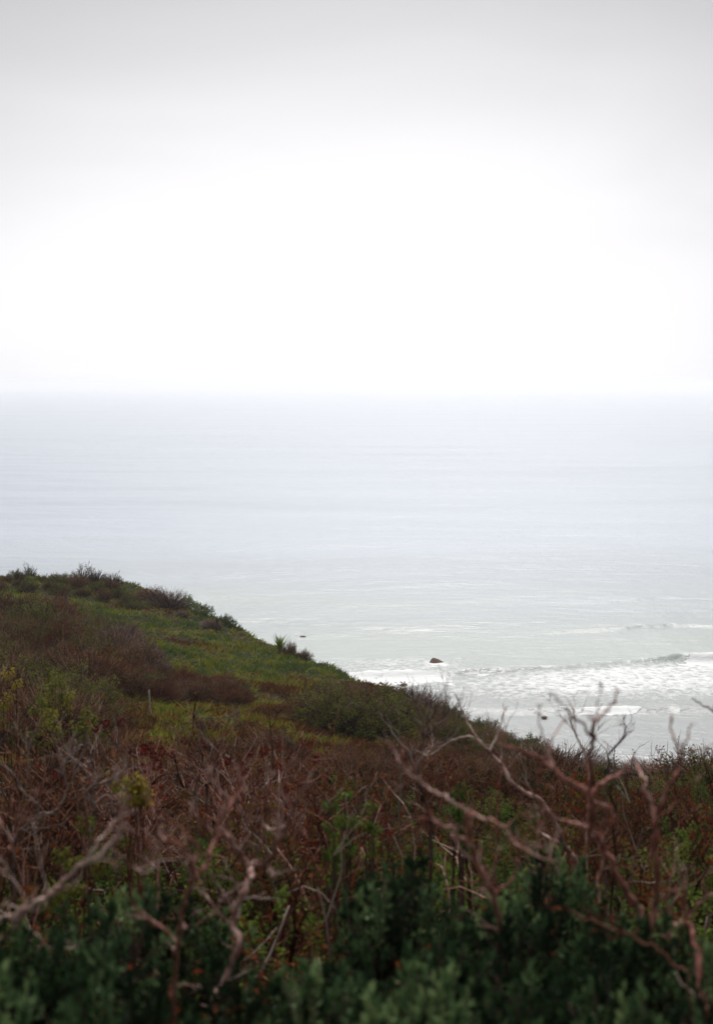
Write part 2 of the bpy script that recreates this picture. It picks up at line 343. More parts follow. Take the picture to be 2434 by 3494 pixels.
# ------------------------------------------------------------------ mesh builders for plants
class MB:
    def __init__(s): s.V = []; s.Q = []; s.T = []; s.C = []; s.n = 0
    def add(s, V, Q=None, T=None, tint=.5):
        V = np.asarray(V)
        if Q is not None and len(Q): s.Q.append(np.asarray(Q)+s.n)
        if T is not None and len(T): s.T.append(np.asarray(T)+s.n)
        s.V.append(V); s.C.append(np.full(len(V), tint) if np.isscalar(tint) else tint); s.n += len(V)
    def mesh(s, name, smooth=True):
        F = []
        if s.Q: F.append(np.concatenate(s.Q))
        if s.T: F.append(np.concatenate(s.T))
        return mesh_np(name, np.concatenate(s.V), F, np.concatenate(s.C), smooth)
def tube(mb, P, r, sides=5, tint=.5):
    P = np.asarray(P, float); n = len(P); r = np.broadcast_to(np.asarray(r, float), (n,))
    T = np.gradient(P, axis=0); T /= np.linalg.norm(T, axis=1)[:, None]+1e-9
    ref = np.array((.31, .83, .46)); U = np.cross(T, ref); U /= np.linalg.norm(U, axis=1)[:, None]+1e-9
    W = np.cross(T, U); a = np.arange(sides)*2*math.pi/sides
    V = P[:, None]+r[:, None, None]*(np.cos(a)[None, :, None]*U[:, None]+np.sin(a)[None, :, None]*W[:, None])
    V = np.concatenate([V.reshape(-1, 3), P[-1:]+T[-1:]*r[-1]*.6])
    i = np.arange(n-1)[:, None]*sides; j = np.arange(sides)[None]; k = (np.arange(sides)+1)[None] % sides
    Q = np.stack([i+j, i+k, i+sides+k, i+sides+j], -1).reshape(-1, 4)
    e = (n-1)*sides; tp = n*sides
    Tt = np.stack([e+np.arange(sides), e+(np.arange(sides)+1) % sides, np.full(sides, tp)], 1)
    mb.add(V, Q, Tt, tint)
def catmull(P, sub=4):
    P = np.asarray(P, float); P = np.concatenate([2*P[:1]-P[1:2], P, 2*P[-1:]-P[-2:-1]])
    out = []
    for i in range(1, len(P)-2):
        a, b, c, d = P[i-1:i+3]
        for t in np.arange(sub)/sub:
            out.append(.5*((2*b)+(-a+c)*t+(2*a-5*b+4*c-d)*t*t+(-a+3*b-3*c+d)*t**3))
    out.append(P[-2]); return np.array(out)
def unit(v): return v/(np.linalg.norm(v, axis=-1, keepdims=True)+1e-9)
def leaves(mb, pos, dirs, L, Wd, g, tint, fold=.25):
    """folded pointed leaves, two triangles each side of the midrib"""
    n = len(pos); dirs = unit(dirs); side = unit(np.cross(dirs, g.normal(size=(n, 3))+np.array((0, 0, .6))))
    nor = np.cross(side, dirs); L = np.broadcast_to(L, (n,))[:, None]; Wd = np.broadcast_to(Wd, (n,))[:, None]
    base = pos; tip = pos+dirs*L-nor*L*.12; m = pos+dirs*L*.5
    l = m+side*Wd*.5+nor*Wd*fold; r = m-side*Wd*.5+nor*Wd*fold
    V = np.stack([base, l, tip, r], 1).reshape(-1, 3); b = np.arange(n)*4
    mb.add(V, None, np.concatenate([np.stack([b, b+2, b+1], 1), np.stack([b, b+3, b+2], 1)]), np.repeat(tint, 4))
def grow(paths, p, d, L, r, lev, g, prm):
    """recursive crooked branch; paths gets (points, radii, level)"""
    seg = prm['seg'][min(lev, len(prm['seg'])-1)]; st = L/seg; P = [p]; rr = [r]; d = unit(d); kids = []
    for i in range(seg):
        d = unit(d+g.normal(size=3)*prm['wander']+np.array((0, 0, prm['up'])))
        p = p+d*st; P.append(p); f = (i+1)/seg; rr.append(r*(1-f*prm['taper']))
        if lev < prm['levels'] and f > prm['first'][min(lev, len(prm['first'])-1)]:
            for _ in range(g.poisson(prm['kids'][min(lev, len(prm['kids'])-1)])): kids.append((p.copy(), d.copy(), rr[-1], f))
    paths.append((np.array(P), np.array(rr), lev))
    for (q, dd, r2, f) in kids:
        a = g.normal(size=3); a = unit(a-dd*(a@dd)); sp = g.uniform(*prm['spread'])
        grow(paths, q, unit(dd*math.cos(sp)+a*math.sin(sp)), L*g.uniform(*prm['ratio'])*(1.15-.5*f), max(r2*prm['rk'], prm['rmin']), lev+1, g, prm)

bark_red = bark_mat('red_brown_bark', (.14, .05, .036), (.36, .165, .13), (.58, .39, .335))
bark_grey = bark_mat('grey_bark', (.07, .042, .033), (.17, .115, .096), (.35, .27, .24))
bark_pink = bark_mat('pinkish_bark', (.15, .075, .06), (.40, .25, .215), (.62, .48, .43))
bark_fill = bark_mat('red_brown_twig_bark', (.03, .009, .004), (.095, .032, .016), (.27, .13, .082))
bark_dark = bark_mat('dark_twig_bark', (.03, .016, .012), (.075, .042, .034), (.16, .105, .092))
bark_brown = bark_mat('brown_twig_bark', (.035, .015, .008), (.095, .048, .028), (.22, .135, .09), 3.0)
bark_mauve = bark_mat('mauve_twig_bark', (.05, .028, .022), (.12, .076, .064), (.26, .185, .165), 3.0)
lf_brown = leaf_mat('dry_brown_leaf', [(0, (.04, .015, .007)), (.5, (.12, .055, .022)), (1, (.16, .115, .025))])
lf_rust = leaf_mat('rust_leaf', [(0, (.12, .018, .012)), (.5, (.18, .048, .018)), (1, (.17, .11, .028))])
lf_olive = leaf_mat('olive_leaf', [(0, (.07, .045, .018)), (.45, (.10, .105, .022)), (1, (.17, .19, .035))])
lf_green = leaf_mat('green_leaf', [(0, (.035, .075, .018)), (.5, (.095, .155, .028)), (1, (.18, .23, .04))])
lf_ever = leaf_mat('evergreen_leaf', [(0, (.008, .018, .008)), (.4, (.036, .07, .03)), (.7, (.10, .165, .068)), (1, (.20, .28, .115))], .2, .7, .1)
lf_yellow = leaf_mat('yellow_leaf', [(0, (.17, .16, .025)), (.5, (.30, .26, .04)), (1, (.34, .22, .035))], .35)
lf_lime = leaf_mat('lime_leaf', [(0, (.09, .11, .025)), (.5, (.17, .19, .04)), (1, (.25, .21, .04))], .35)
seed_red = leaf_mat('red_seed_head', [(0, (.09, .012, .012)), (.5, (.19, .022, .02)), (1, (.28, .05, .035))], 0, .9)

# ---- prototypes: list of (part name, mesh, material); about 1 m tall, based at the origin
def dome_shrub(seed, wide, n_tw, n_lf, wood, leaf, lsize=.05, broom=.5, rtw=.007, leaf_in=.45):
    g = np.random.default_rng(seed); mb = MB(); ml = MB()
    th = g.uniform(0, 2*math.pi, n_tw); el = np.arccos(g.uniform(.02, 1, n_tw)**(.6+broom))
    bump = .38+1.15*fbm(np.cos(th)*2.2+seed, np.sin(th)*2.2+el*2.6, 3)
    end = np.stack([np.cos(th)*np.sin(el)*wide, np.sin(th)*np.sin(el)*wide, np.cos(el)*1.0+.06], 1)*bump[:, None]*g.uniform(.75, 1.12, n_tw)[:, None]
    st = end*np.array((.35, .35, 0))*g.uniform(.2, 1, n_tw)[:, None]; st[:, 2] = -.05
    mid = st*.45+end*.55+np.array((0, 0, .10))*g.uniform(0, 1, n_tw)[:, None]+g.normal(size=(n_tw, 3))*.05
    for i in range(n_tw):
        tube(mb, [st[i], mid[i], end[i]], (rtw*1.8, rtw*1.2, rtw*.55), 3, g.uniform())
        for _ in range(2):
            f = g.uniform(.1, .8); q = mid[i]*(1-f)+end[i]*f
            tube(mb, [q, q+(end[i]-mid[i])*.35+g.normal(size=3)*.09+np.array((0, 0, .05))], (rtw*.8, rtw*.4), 3, g.uniform())
    k = g.integers(0, n_tw, n_lf); f = g.uniform(leaf_in, 1.05, n_lf)**.7
    pos = mid[k]*(1-f)[:, None]+end[k]*f[:, None]+g.normal(size=(n_lf, 3))*.05
    pos[:, 2] = np.maximum(pos[:, 2], .02)
    cl = fbm(pos[:, 0]*4+seed, pos[:, 1]*4+pos[:, 2]*3, 3)
    leaves(ml, pos, g.normal(size=(n_lf, 3))+np.array((0, 0, .5)), lsize*g.uniform(.6, 1.3, n_lf), lsize*.55*g.uniform(.7, 1.2, n_lf), g, np.clip(cl*1.4-.2+g.normal(size=n_lf)*.12, 0, 1))
    return [('wood', mb.mesh('shrub_wood'), wood), ('foliage', ml.mesh('shrub_foliage', False), leaf)]

def stem_shrub(seed, prm, n_st, wood, leaf=None, n_lf=0, lsize=.05, lean=.5, heads=0, lw=.5, tips=True, rstem=.016, zmin=0.0):
    """a shrub of separate crooked stems"""
    g = np.random.default_rng(seed); parts = []; ends = []
    for k in range(n_st):
        a = k*2*math.pi/n_st+g.uniform(-.5, .5); ln = g.uniform(.1, lean)
        paths = []
        grow(paths, np.array((math.cos(a)*.06, math.sin(a)*.06, -.06)), np.array((math.cos(a)*ln, math.sin(a)*ln, 1.0)), g.uniform(.6, .95), rstem*g.uniform(.7, 1.2), 0, g, prm)
        mb = MB()
        for P, r, lev in paths:
            tube(mb, catmull(P, 2) if lev == 0 else P, np.interp(np.linspace(0, 1, (len(P)-1)*2+1), np.linspace(0, 1, len(P)), r) if lev == 0 else r, 6 if lev == 0 else (4 if lev == 1 else 3), g.uniform())
            ends.append((P, lev))
        parts.append(('stem', mb.mesh('shrub_stem'), wood))
    if n_lf:
        ml = MB(); src = [P for P, lev in ends if lev >= prm['levels']-1 or not tips]
        kk = g.integers(0, len(src), n_lf); f = g.uniform(.3, 1, n_lf)
        pos = []; dr = []
        for q, ff in zip(kk, f):
            P = src[q]; x = ff*(len(P)-1); i = min(int(x), len(P)-2); pos.append(P[i]+(P[i+1]-P[i])*(x-i)); dr.append(P[i+1]-P[i])
        pos = np.array(pos); top_ = pos[:, 2] > zmin*pos[:, 2].max(); pos = pos[top_]; dr = np.array(dr)[top_]; n_lf = len(pos)
        pos = pos+g.normal(size=(n_lf, 3))*lsize*.25; dr = unit(np.array(dr))*.6+g.normal(size=(n_lf, 3))*.7+np.array((0, 0, -.1))
        leaves(ml, pos, dr, lsize*g.uniform(.6, 1.3, n_lf), lsize*lw*g.uniform(.7, 1.2, n_lf), g, np.clip(fbm(pos[:, 0]*5+seed, pos[:, 1]*5+pos[:, 2]*4, 2)*1.5-.25+g.normal(size=n_lf)*.13, 0, 1))
        parts.append(('foliage', ml.mesh('shrub_foliage', False), leaf))
    tipsP = sorted([P[-1] for P, lev in ends if lev <= 1], key=lambda q: -q[2])
    for q in tipsP[:heads]:
        mh = MB(); n = 130; v = unit(g.normal(size=(n, 3)))*g.uniform(.5, 1, n)[:, None]**.5*np.array((.017, .017, .026))*g.uniform(.6, 1.2)
        v[:, :2] *= (1.1-v[:, 2:]/.08)
        leaves(mh, v+np.array((0, 0, .015)), v, .013, .010, g, g.uniform(0, 1, n)); me = mh.mesh('seed_head', False)
        parts.append(('seed_head', me, seed_red, q))
    return parts
def ever_shrub(seed, n_puff=9):
    """leathery evergreen: rounded puffs of shoots, each shoot with a whorl of leaves"""
    g = np.random.default_rng(seed); mb = MB(); ml = MB(); P_ = []; D_ = []; T_ = []
    for k in range(n_puff):
        th = k*2.4+g.uniform(-.4, .4); rad = .52*math.sqrt((k+.2)/n_puff); c = np.array((math.cos(th)*rad, math.sin(th)*rad, .80-.75*rad**1.5*2+g.uniform(-.08, .08))); c[2] = max(c[2], .12)
        pr = g.uniform(.15, .24); tp = g.uniform(.15, .8)
        tube(mb, catmull([(c[0]*.2, c[1]*.2, -.04), c*np.array((.6, .6, .5)), c], 3), np.linspace(.02, .008, 7), 5)
        for q in range(46):
            d = unit(g.normal(size=3)+np.array((0, 0, .45))); e = c+d*pr*g.uniform(.75, 1.1); m = c+d*pr*.25
            tube(mb, [c, m, e], (.005, .004, .002), 3)
            n = int(g.integers(16, 26)); f = 1.05-g.uniform(0, 1, n)**1.6*.6
            a = g.normal(size=(n, 3)); a = unit(a-d*(a@d)[:, None]); P_.append(c+(e-c)*f[:, None]); D_.append(d*(.2+.6*f[:, None]**3)+a*.9)
            T_.append(np.clip(tp+g.normal()*.22+g.normal(size=n)*.08, 0, 1))
    P_ = np.concatenate(P_); D_ = np.concatenate(D_); T_ = np.concatenate(T_); n = len(P_)
    leaves(ml, P_, D_, .038*g.uniform(.6, 1.25, n), .018*g.uniform(.7, 1.2, n), g, T_, .18)
    return [('wood', mb.mesh('shrub_wood'), bark_dark), ('foliage', ml.mesh('shrub_foliage', False), lf_ever)]
def tuft_shrub(seed, leaf, wood, n_t, spread, tr, ls, n_l=70, zr=(.80, .97)):
    """thin stems, each ending in a drooping tuft of leaves"""
    g = np.random.default_rng(seed); parts = []
    for k in range(n_t):
        a = g.uniform(0, 6.28); rad = spread*math.sqrt(g.uniform()); e = np.array((math.cos(a)*rad, math.sin(a)*rad, g.uniform(*zr)-rad*.5)) if k else np.array((0, 0, .97))
        mb = MB(); tube(mb, catmull([(e[0]*.15, e[1]*.15, -.04), (e[0]*.4+g.normal()*.02, e[1]*.4+g.normal()*.02, .45), e], 4), np.linspace(.006, .002, 9), 4)
        parts.append(('stem', mb.mesh('tuft_stem'), wood))
        ml = MB(); v = unit(g.normal(size=(n_l, 3)))*g.uniform(.1, 1, n_l)[:, None]**.5*tr*np.array((1, 1, 1.1))
        leaves(ml, e+v-np.array((0, 0, tr*.4)), v/tr+np.array((0, 0, -.7)), ls*g.uniform(.6, 1.3, n_l), ls*.5*g.uniform(.7, 1.2, n_l), g, np.clip(g.uniform(.1, .9)+g.normal(size=n_l)*.15, 0, 1))
        parts.append(('leaf_tuft', ml.mesh('leaf_tuft', False), leaf))
    return parts
def frond_shrub(seed, n, leaf, tall=.9):
    """rosette of stiff arching blades"""
    g = np.random.default_rng(seed); ml = MB()
    for k in range(n):
        a = g.uniform(0, 2*math.pi); o = g.uniform(.1, .8); h = g.uniform(.5, 1)*tall
        P = np.array([(0, 0, 0), (math.cos(a)*o*.45, math.sin(a)*o*.45, h*.65), (math.cos(a)*o, math.sin(a)*o, h)]); P = catmull(P, 2)
        sd = np.array((-math.sin(a), math.cos(a), 0)); wd = np.array([.02, .03, .026, .016, .003])[:, None]
        V = np.concatenate([P-sd*wd, P+sd*wd]); m = len(P); i = np.arange(m-1)
        ml.add(V, np.stack([i, i+1, i+m+1, i+m], 1), None, g.uniform(.2, 1))
    return [('foliage', ml.mesh('rosette_foliage', False), leaf)]

def place(name, parts, loc, rz, sc, label, cat, group=None, wide=1.0, tilt=0.0):
    e = empty(name, loc); e.rotation_euler = (tilt, 0, rz); e.scale = (sc*wide, sc*wide, sc)
    tag(e, label, cat, group)
    for p in parts:
        o = link(p[0], p[1], p[2], e)
        if p[0] == 'leaf_tuft': o['kind'] = 'stuff'
        if len(p) > 3: o.location = p[3]; o.scale = (1/wide, 1/wide, 1)
    return e
def place_top(name, parts, px, py, Y, label, cat, group=None, wide=1.0, rz=None, hmin=.3, unit_h=1.0):
    p = at(px, py, Y); z = gz(p[0], Y); h = max(p[2]-z, hmin)
    return place(name, parts, (p[0], Y, z-.03), random.uniform(0, 6.28) if rz is None else rz, h/unit_h, label, cat, group, wide)

def inside(poly, x, y):
    poly = np.asarray(poly, float)*.44653; r = np.zeros(np.shape(x), bool); j = len(poly)-1
    for i in range(len(poly)):
        xi, yi = poly[i]; xj, yj = poly[j]
        r ^= ((yi > y) != (yj > y)) & (x < (xj-xi)*(y-yi)/(yj-yi+1e-9)+xi); j = i
    return r

# ------------------------------------------------------------------ grass on the slope (uncountable)
def hill_grass():
    g = np.random.default_rng(21); N = 300000
    a = g.uniform(-.34, .34, N); Y = np.exp(g.uniform(math.log(24), math.log(104), N)); X = a*Y
    keep = (Y < ridge_y(X, Y)+2.5); X = X[keep]; Y = Y[keep]; n = len(X); Z = ground(X, Y)
    px = topix(np.stack([X, Y, Z], -1))
    big = fbm(X*.22+3, Y*.14, 4); fine = fbm(X*1.5, Y*.55+7, 4)
    low = np.clip((px[:, 1]-672)/45, 0, 1)*.72
    tint = np.clip(.5+(big-.5)*1.3+(fine-.5)*2.0-low+.14+g.normal(size=n)*.17, 0, 1)
    h = (.03+.30*fbm(X*.9, Y*.9+2, 3)**1.5)*g.uniform(.4, 1.6, n); wd = .014+.00055*Y
    th = g.uniform(0, math.pi, n); ln = g.normal(size=(n, 2))*.17
    dx = np.cos(th)*wd; dy = np.sin(th)*wd
    V = np.stack([np.stack([X-dx, Y-dy, Z-.03], 1), np.stack([X+dx, Y+dy, Z-.03], 1), np.stack([X+ln[:, 0], Y+ln[:, 1], Z+h], 1)], 1).reshape(-1, 3)
    m = leaf_mat('slope_grass', [(0, (.07, .025, .010)), (.18, (.13, .06, .018)), (.34, (.19, .135, .022)), (.55, (.21, .205, .024)), (.8, (.15, .19, .022)), (1, (.07, .11, .016))], .3, .8)
    tag(link('grass', mesh_np('grass', V, [np.arange(n*3).reshape(-1, 3)], np.repeat(tint, 3)), m), 'short mixed green and rusty grass covering the slope', 'grass', kind='stuff')
hill_grass()
def undergrowth():
    g = np.random.default_rng(22); n = 110000
    Y = np.exp(g.uniform(math.log(2.2), math.log(30), n)); X = g.uniform(-.36, .36, n)*Y
    Z = ground(X, Y)+g.uniform(0, 1, n)**2*.45
    mb = MB(); s = (.025+.0022*Y)*g.uniform(.5, 1.5, n)
    leaves(mb, np.stack([X, Y, Z], 1), g.normal(size=(n, 3))+np.array((0, 0, .6)), s*1.8, s, g, np.clip(fbm(X*.8, Y*.5, 3)*1.5-.25+g.normal(size=n)*.15, 0, 1))
    m = leaf_mat('undergrowth_leaf', [(0, (.04, .012, .008)), (.4, (.045, .022, .011)), (.6, (.024, .028, .010)), (1, (.014, .034, .013))], .25)
    tag(link('undergrowth', mb.mesh('undergrowth', False), m), 'low tangle of dead leaves and weeds under the shrubs', 'undergrowth', kind='stuff')
undergrowth()

# ------------------------------------------------------------------ shrubs on the hill
brown_p = [dome_shrub(100+i, 1.0, 420, 1500, bark_brown, lf_brown, .06, .3) for i in range(4)]
mauve_p = [dome_shrub(110+i, 1.0, 520, 500, bark_mauve, lf_brown, .05, .3) for i in range(3)]
rust_p = [dome_shrub(120+i, 1.1, 320, 2200, bark_dark, lf_rust, .06, .2) for i in range(3)]
olive_p = [dome_shrub(130+i, 1.1, 260, 3000, bark_dark, lf_olive, .075, .2) for i in range(3)]
green_p = [dome_shrub(140+i, 1.2, 160, 3000, bark_dark, lf_green, .085, .2) for i in range(3)]
broom_p = [dome_shrub(150+i, .75, 260, 700, bark_dark, lf_olive, .06, 1.6, .010) for i in range(3)]
def scatter(poly, protos, n, hmin, hmax, name, label, cat, group, seed, mind=1.0, wide=(.9, 1.25), used=[]):
    g = np.random.default_rng(seed); c = 0; q = np.asarray(poly)*.44653
    for tries in range(n*60):
        if c >= n: break
        px = g.uniform(q[:, 0].min(), q[:, 0].max()); py = g.uniform(q[:, 1].min(), q[:, 1].max())
        if not inside(poly, np.array(px), np.array(py)): continue
        Y = None
        for y in np.arange(22, 100, .5):                           # first ground the sight line meets
            p = at(px, py, y)
            if y > ridge_y(p[0], y)+.5: break
            if p[2] <= float(hz_lookup(p[0], y)): Y = y; break
        if Y is None: continue
        p = at(px, py, Y)
        if any((p[0]-u[0])**2+(Y-u[1])**2 < (mind*max(Y/60, .55))**2 for u in used[-400:]): continue
        used.append((p[0], Y)); c += 1
        place(name, protos[int(g.integers(len(protos)))], (p[0], Y, gz(p[0], Y)-.04), g.uniform(0, 6.28), g.uniform(hmin, hmax), label, cat, group, g.uniform(*wide), g.normal()*.08)
    return c
_hx = np.arange(-40, 40, .5); _hy = np.arange(20, 104, .5); _HZ = ground(*np.meshgrid(_hx, _hy))
def hz_lookup(x, y): return _HZ[int(np.clip(round((y-20)/.5), 0, len(_hy)-1)), int(np.clip(round((x+40)/.5), 0, len(_hx)-1))]

cnt = {}
cnt['a'] = scatter([(-60, 1375), (90, 1378), (200, 1425), (260, 1470), (310, 1515), (325, 1560), (255, 1590), (190, 1640), (-60, 1690)], brown_p*2+olive_p[:2]+rust_p[:1], 120, .75, 1.5, 'scrub_shrub',
        'brown bare-twigged scrub shrub in the dense thicket covering the left slope', 'shrub', 'brown scrub thicket', 31, 1.4)
cnt['b'] = scatter([(210, 1430), (270, 1440), (320, 1485), (345, 1530), (290, 1540), (220, 1470)], mauve_p, 12, .7, 1.1, 'twiggy_shrub',
        'mauve-grey twiggy shrub on the grass-side edge of the brown thicket', 'shrub', 'mauve twiggy shrubs', 32, 1.05)
cnt['c'] = scatter([(350, 1520), (430, 1530), (520, 1550), (600, 1575), (560, 1585), (440, 1575), (350, 1575)], rust_p*2+brown_p, 20, .4, .7, 'low_shrub',
        'low rusty brown shrub in the strip running down the middle of the grass', 'shrub', 'rusty shrub strip', 33, .85)
cnt['d'] = scatter([(690, 1600), (760, 1585), (860, 1585), (900, 1620), (840, 1650), (760, 1645)], olive_p+rust_p, 20, .75, 1.15, 'mound_shrub',
        'olive and rust leaved shrub in the rounded mound near the bluff edge', 'shrub', 'mound of olive shrubs', 34, .75)
cnt['e'] = scatter([(-40, 1295), (120, 1300), (250, 1325), (330, 1360), (300, 1370), (200, 1345), (60, 1325), (-40, 1325)], olive_p+brown_p, 22, .35, .7, 'ridge_shrub',
        'small olive brown shrub on the ridge line against the sea', 'shrub', 'ridge line shrubs', 35, .9)
cnt['f'] = scatter([(620, 1715), (800, 1700), (1000, 1700), (1200, 1725), (1300, 1770), (1100, 1800), (700, 1800), (400, 1780), (330, 1710), (450, 1700)], rust_p+brown_p, 60, .35, .75, 'heath_shrub',
        'low rust-brown heath shrub in the hollow between the slope and the bare branches', 'shrub', 'rust heath in the hollow', 36, 1.0)
cnt['g'] = scatter([(900, 1600), (1010, 1620), (1100, 1660), (1210, 1710), (1180, 1740), (1080, 1700), (960, 1650)], olive_p+brown_p, 36, .4, .7, 'edge_shrub',
        'dark olive shrub along the lower bluff edge above the surf', 'shrub', 'shrubs along the lower bluff edge', 37, .8)
print('scatter', cnt)
# singular shrubs on the skyline and slope: (name, proto, px, py of the top, depth, wide, label)
for nm, pr, px, py, Y, wd, lb in (
    ('broom_shrub', broom_p[0], 82, 566, 93, 1.2, 'tallest spiky bare shrub standing up from the ridge line'),
    ('broom_shrub', broom_p[1], 97, 571, 93, 1.4, 'dark rounded twiggy shrub on the ridge just right of the tallest spiky shrub'),
    ('broom_shrub', broom_p[2], 113, 573, 92, 1.5, 'dark dense shrub at the shoulder where the ridge starts to drop'),
    ('broom_shrub', broom_p[1], 29, 566, 95, .9, 'small dark spiky shrub alone on the far left ridge line'),
    ('brown_shrub', brown_p[1], 150, 588, 88, 1.6, 'first large brown shrub on the descending ridge, yellowish on top'),
    ('brown_shrub', mauve_p[1], 168, 592, 85, 1.5, 'second large brown shrub on the descending ridge beside the green bush'),
    ('brown_shrub', mauve_p[2], 181, 610, 82, 1.5, 'grey-brown shrub below the bright green bush on the ridge'),
    ('green_shrub', green_p[0], 186, 597, 86, 1.1, 'bright green leafy bush on the descending ridge'),
    ('green_shrub', green_p[1], 201, 604, 84, 1.1, 'green bush on the ridge next below the brightest one'),
    ('green_shrub', green_p[2], 226, 616, 82, 1.1, 'last low green bush on the ridge above the bare grass edge'),
    ('brown_shrub', mauve_p[0], 212, 619, 80, 1.5, 'small grey twiggy shrub behind the dark stump-like post'),
    ('rosette_plant', frond_shrub(161, 46, lf_green, 1.0), 280, 633, 76, 1.0, 'spiky green rosette plant standing alone on the bluff edge'),
    ('brown_shrub', brown_p[2], 290, 643, 75, .8, 'small brown shrub right beside the spiky green rosette'),
    ('brown_shrub', brown_p[3], 303, 650, 73, 1.0, 'low brown shrub just below the spiky rosette on the bluff edge'),
    ('edge_thicket', mauve_p[0], 416, 690, 58, 1.1, 'tallest dark bare shrub on the bluff edge under the shoreline rocks'),
    ('edge_thicket', mauve_p[1], 432, 697, 56, 1.1, 'dark bare shrub on the bluff edge, second in the bare clump'),
    ('edge_thicket', mauve_p[2], 446, 705, 54, 1.1, 'dark bare shrub on the bluff edge, lowest of the bare clump'),
    ('edge_thicket', brown_p[0], 400, 690, 60, 1.3, 'brown shrub between the olive mound and the bare clump on the bluff edge'),
    ('pale_shrub', olive_p[0], 342, 690, 57, 1.5, 'yellow-green leaved shrub on top of the olive mound'),
    ('pale_shrub', olive_p[1], 372, 690, 56, 1.6, 'yellow-green leaved shrub on the seaward side of the olive mound'),
    ('rust_shrub', rust_p[0], 330, 703, 52, 1.4, 'dark rust shrub at the landward foot of the olive mound'),
    ('rust_shrub', rust_p[1], 365, 705, 50, 1.5, 'dark rust shrub at the front of the olive mound'),
    ('rust_shrub', brown_p[2], 395, 703, 51, 1.4, 'dark brown shrub at the front right of the olive mound'),
    ('brown_shrub', brown_p[0], 268, 733, 40, 1.3, 'round purplish brown shrub alone at the bottom of the grass slope'),
    ('brown_shrub', mauve_p[2], 285, 738, 39, 1.2, 'smaller purplish shrub leaning against the round one below the grass'),
    ('rust_shrub', rust_p[2], 330, 755, 36, 1.5, 'rusty red low shrub below the grass hollow'),
    ('green_shrub', green_p[1], 20, 620, 76, 1.9, 'flat-topped green bush sunk in the brown thicket at the far left'),
    ('green_shrub', green_p[2], 6, 634, 71, 1.7, 'green bush at the left picture edge below the flat-topped one'),
):
    place_top(nm, pr, px, py, Y, lb, 'shrub' if 'plant' not in nm else 'plant', None, wd)
# bluff edge bushes on the right, dark against the surf
ORD_ = 'first second third fourth fifth sixth seventh eighth ninth tenth eleventh twelfth thirteenth fourteenth fifteenth'.split()
for k, (px, py, Y, pr) in enumerate(sorted(((556, 752, 37, 0), (575, 758, 36, 1), (596, 760, 35, 2), (616, 764, 34, 3), (636, 765, 33, 0), (655, 765, 32, 1), (672, 764, 31, 2), (690, 765, 30, 4), (708, 763, 29, 3), (722, 764, 29, 1), (530, 748, 41, 2), (514, 742, 44, 4), (500, 735, 46, 0), (487, 729, 49, 4)))):
    place_top('bluff_shrub', (mauve_p+olive_p)[pr], px, py, Y, 'dark twiggy shrub on the lower bluff edge below the surf, %s from the left' % ORD_[k], 'shrub', 'bluff edge shrubs on the right', 1.7)
for k, (px, py, Y) in enumerate(sorted(((560, 778, 31), (590, 782, 30), (620, 786, 29), (650, 786, 28), (680, 785, 27), (705, 790, 26), (640, 800, 25), (690, 806, 24), (605, 802, 25), (575, 800, 26), (715, 815, 22), (665, 815, 22)))):
    place_top('leafy_shrub', green_p[k % 3] if k % 3 else olive_p[k % 3], px, py, Y, 'low green leafy shrub behind the right bare branches, %s from the left' % ORD_[k], 'shrub', 'green shrubs by the right bluff edge', 1.8)

# ------------------------------------------------------------------ rocks and posts
def rock(name, loc, size, seed, mat, label, shape=None, group=None):
    import bmesh
    g = np.random.default_rng(seed); bm = bmesh.new()
    pts = shape if shape is not None else [tuple(unit(g.normal(size=3))*np.array((.5, .45, .5))*g.uniform(.75, 1.1)) for _ in range(22)]
    for p in pts: bm.verts.new(p)
    r = bmesh.ops.convex_hull(bm, input=bm.verts); bmesh.ops.delete(bm, geom=[x for x in r['geom_interior'] if isinstance(x, bmesh.types.BMVert)], context='VERTS')
    bmesh.ops.bevel(bm, geom=list(bm.edges), offset=.025, segments=1, affect='EDGES'); bmesh.ops.triangulate(bm, faces=bm.faces)
    bmesh.ops.subdivide_edges(bm, edges=bm.edges, cuts=2, use_grid_fill=True)
    for v in bm.verts:
        n_ = float(fbm(np.array([v.co.x*4+seed+v.co.z*2.1]), np.array([v.co.y*4+v.co.z*3]), 4)[0])-.5
        v.co += v.normal*n_*.10
    me = bpy.data.meshes.new(name); bm.to_mesh(me); bm.free()
    o = link(name, me, mat); o.location = loc; o.scale = size; tag(o, label, 'rock', group); return o
rm, t, b = mat_new('wet_boulder'); tcn = nd(t, 'ShaderNodeTexCoord').outputs['Object']
n1 = noise(t, 3.5, 7, .65, tcn); t.links.new(ramp(t, n1, [(.35, (.08, .038, .02)), (.52, (.19, .095, .055)), (.7, (.31, .19, .125))]), b.inputs['Base Color']); b.inputs['Roughness'].default_value = .6
bp = nd(t, 'ShaderNodeBump'); bp.inputs['Strength'].default_value = .8; bp.inputs['Distance'].default_value = .05; t.links.new(noise(t, 14, 6, .6, tcn), bp.inputs['Height']); t.links.new(bp.outputs[0], b.inputs['Normal'])
bo = [(-.5, -.05, -.25), (-.48, .2, -.25), (-.47, -.15, .12), (-.35, -.1, .45), (-.2, .05, .82), (-.05, 0, .84), (.12, .02, .66), (.42, .05, .42), (.5, .05, .3), (.45, -.15, .1), (.25, -.3, -.2), (-.05, -.4, -.25), (-.35, -.35, -.22), (.4, .3, -.2), (0, .42, -.2), (-.2, .3, .55), (.25, .25, .4), (-.12, -.28, .4), (.1, -.25, .35)]
p = onsea(436.5, 666.3); rock('boulder', (p[0], p[1], .12), (2.4, 2.0, 1.35), 3, rm, 'brown angular boulder standing out of the white surf', bo)
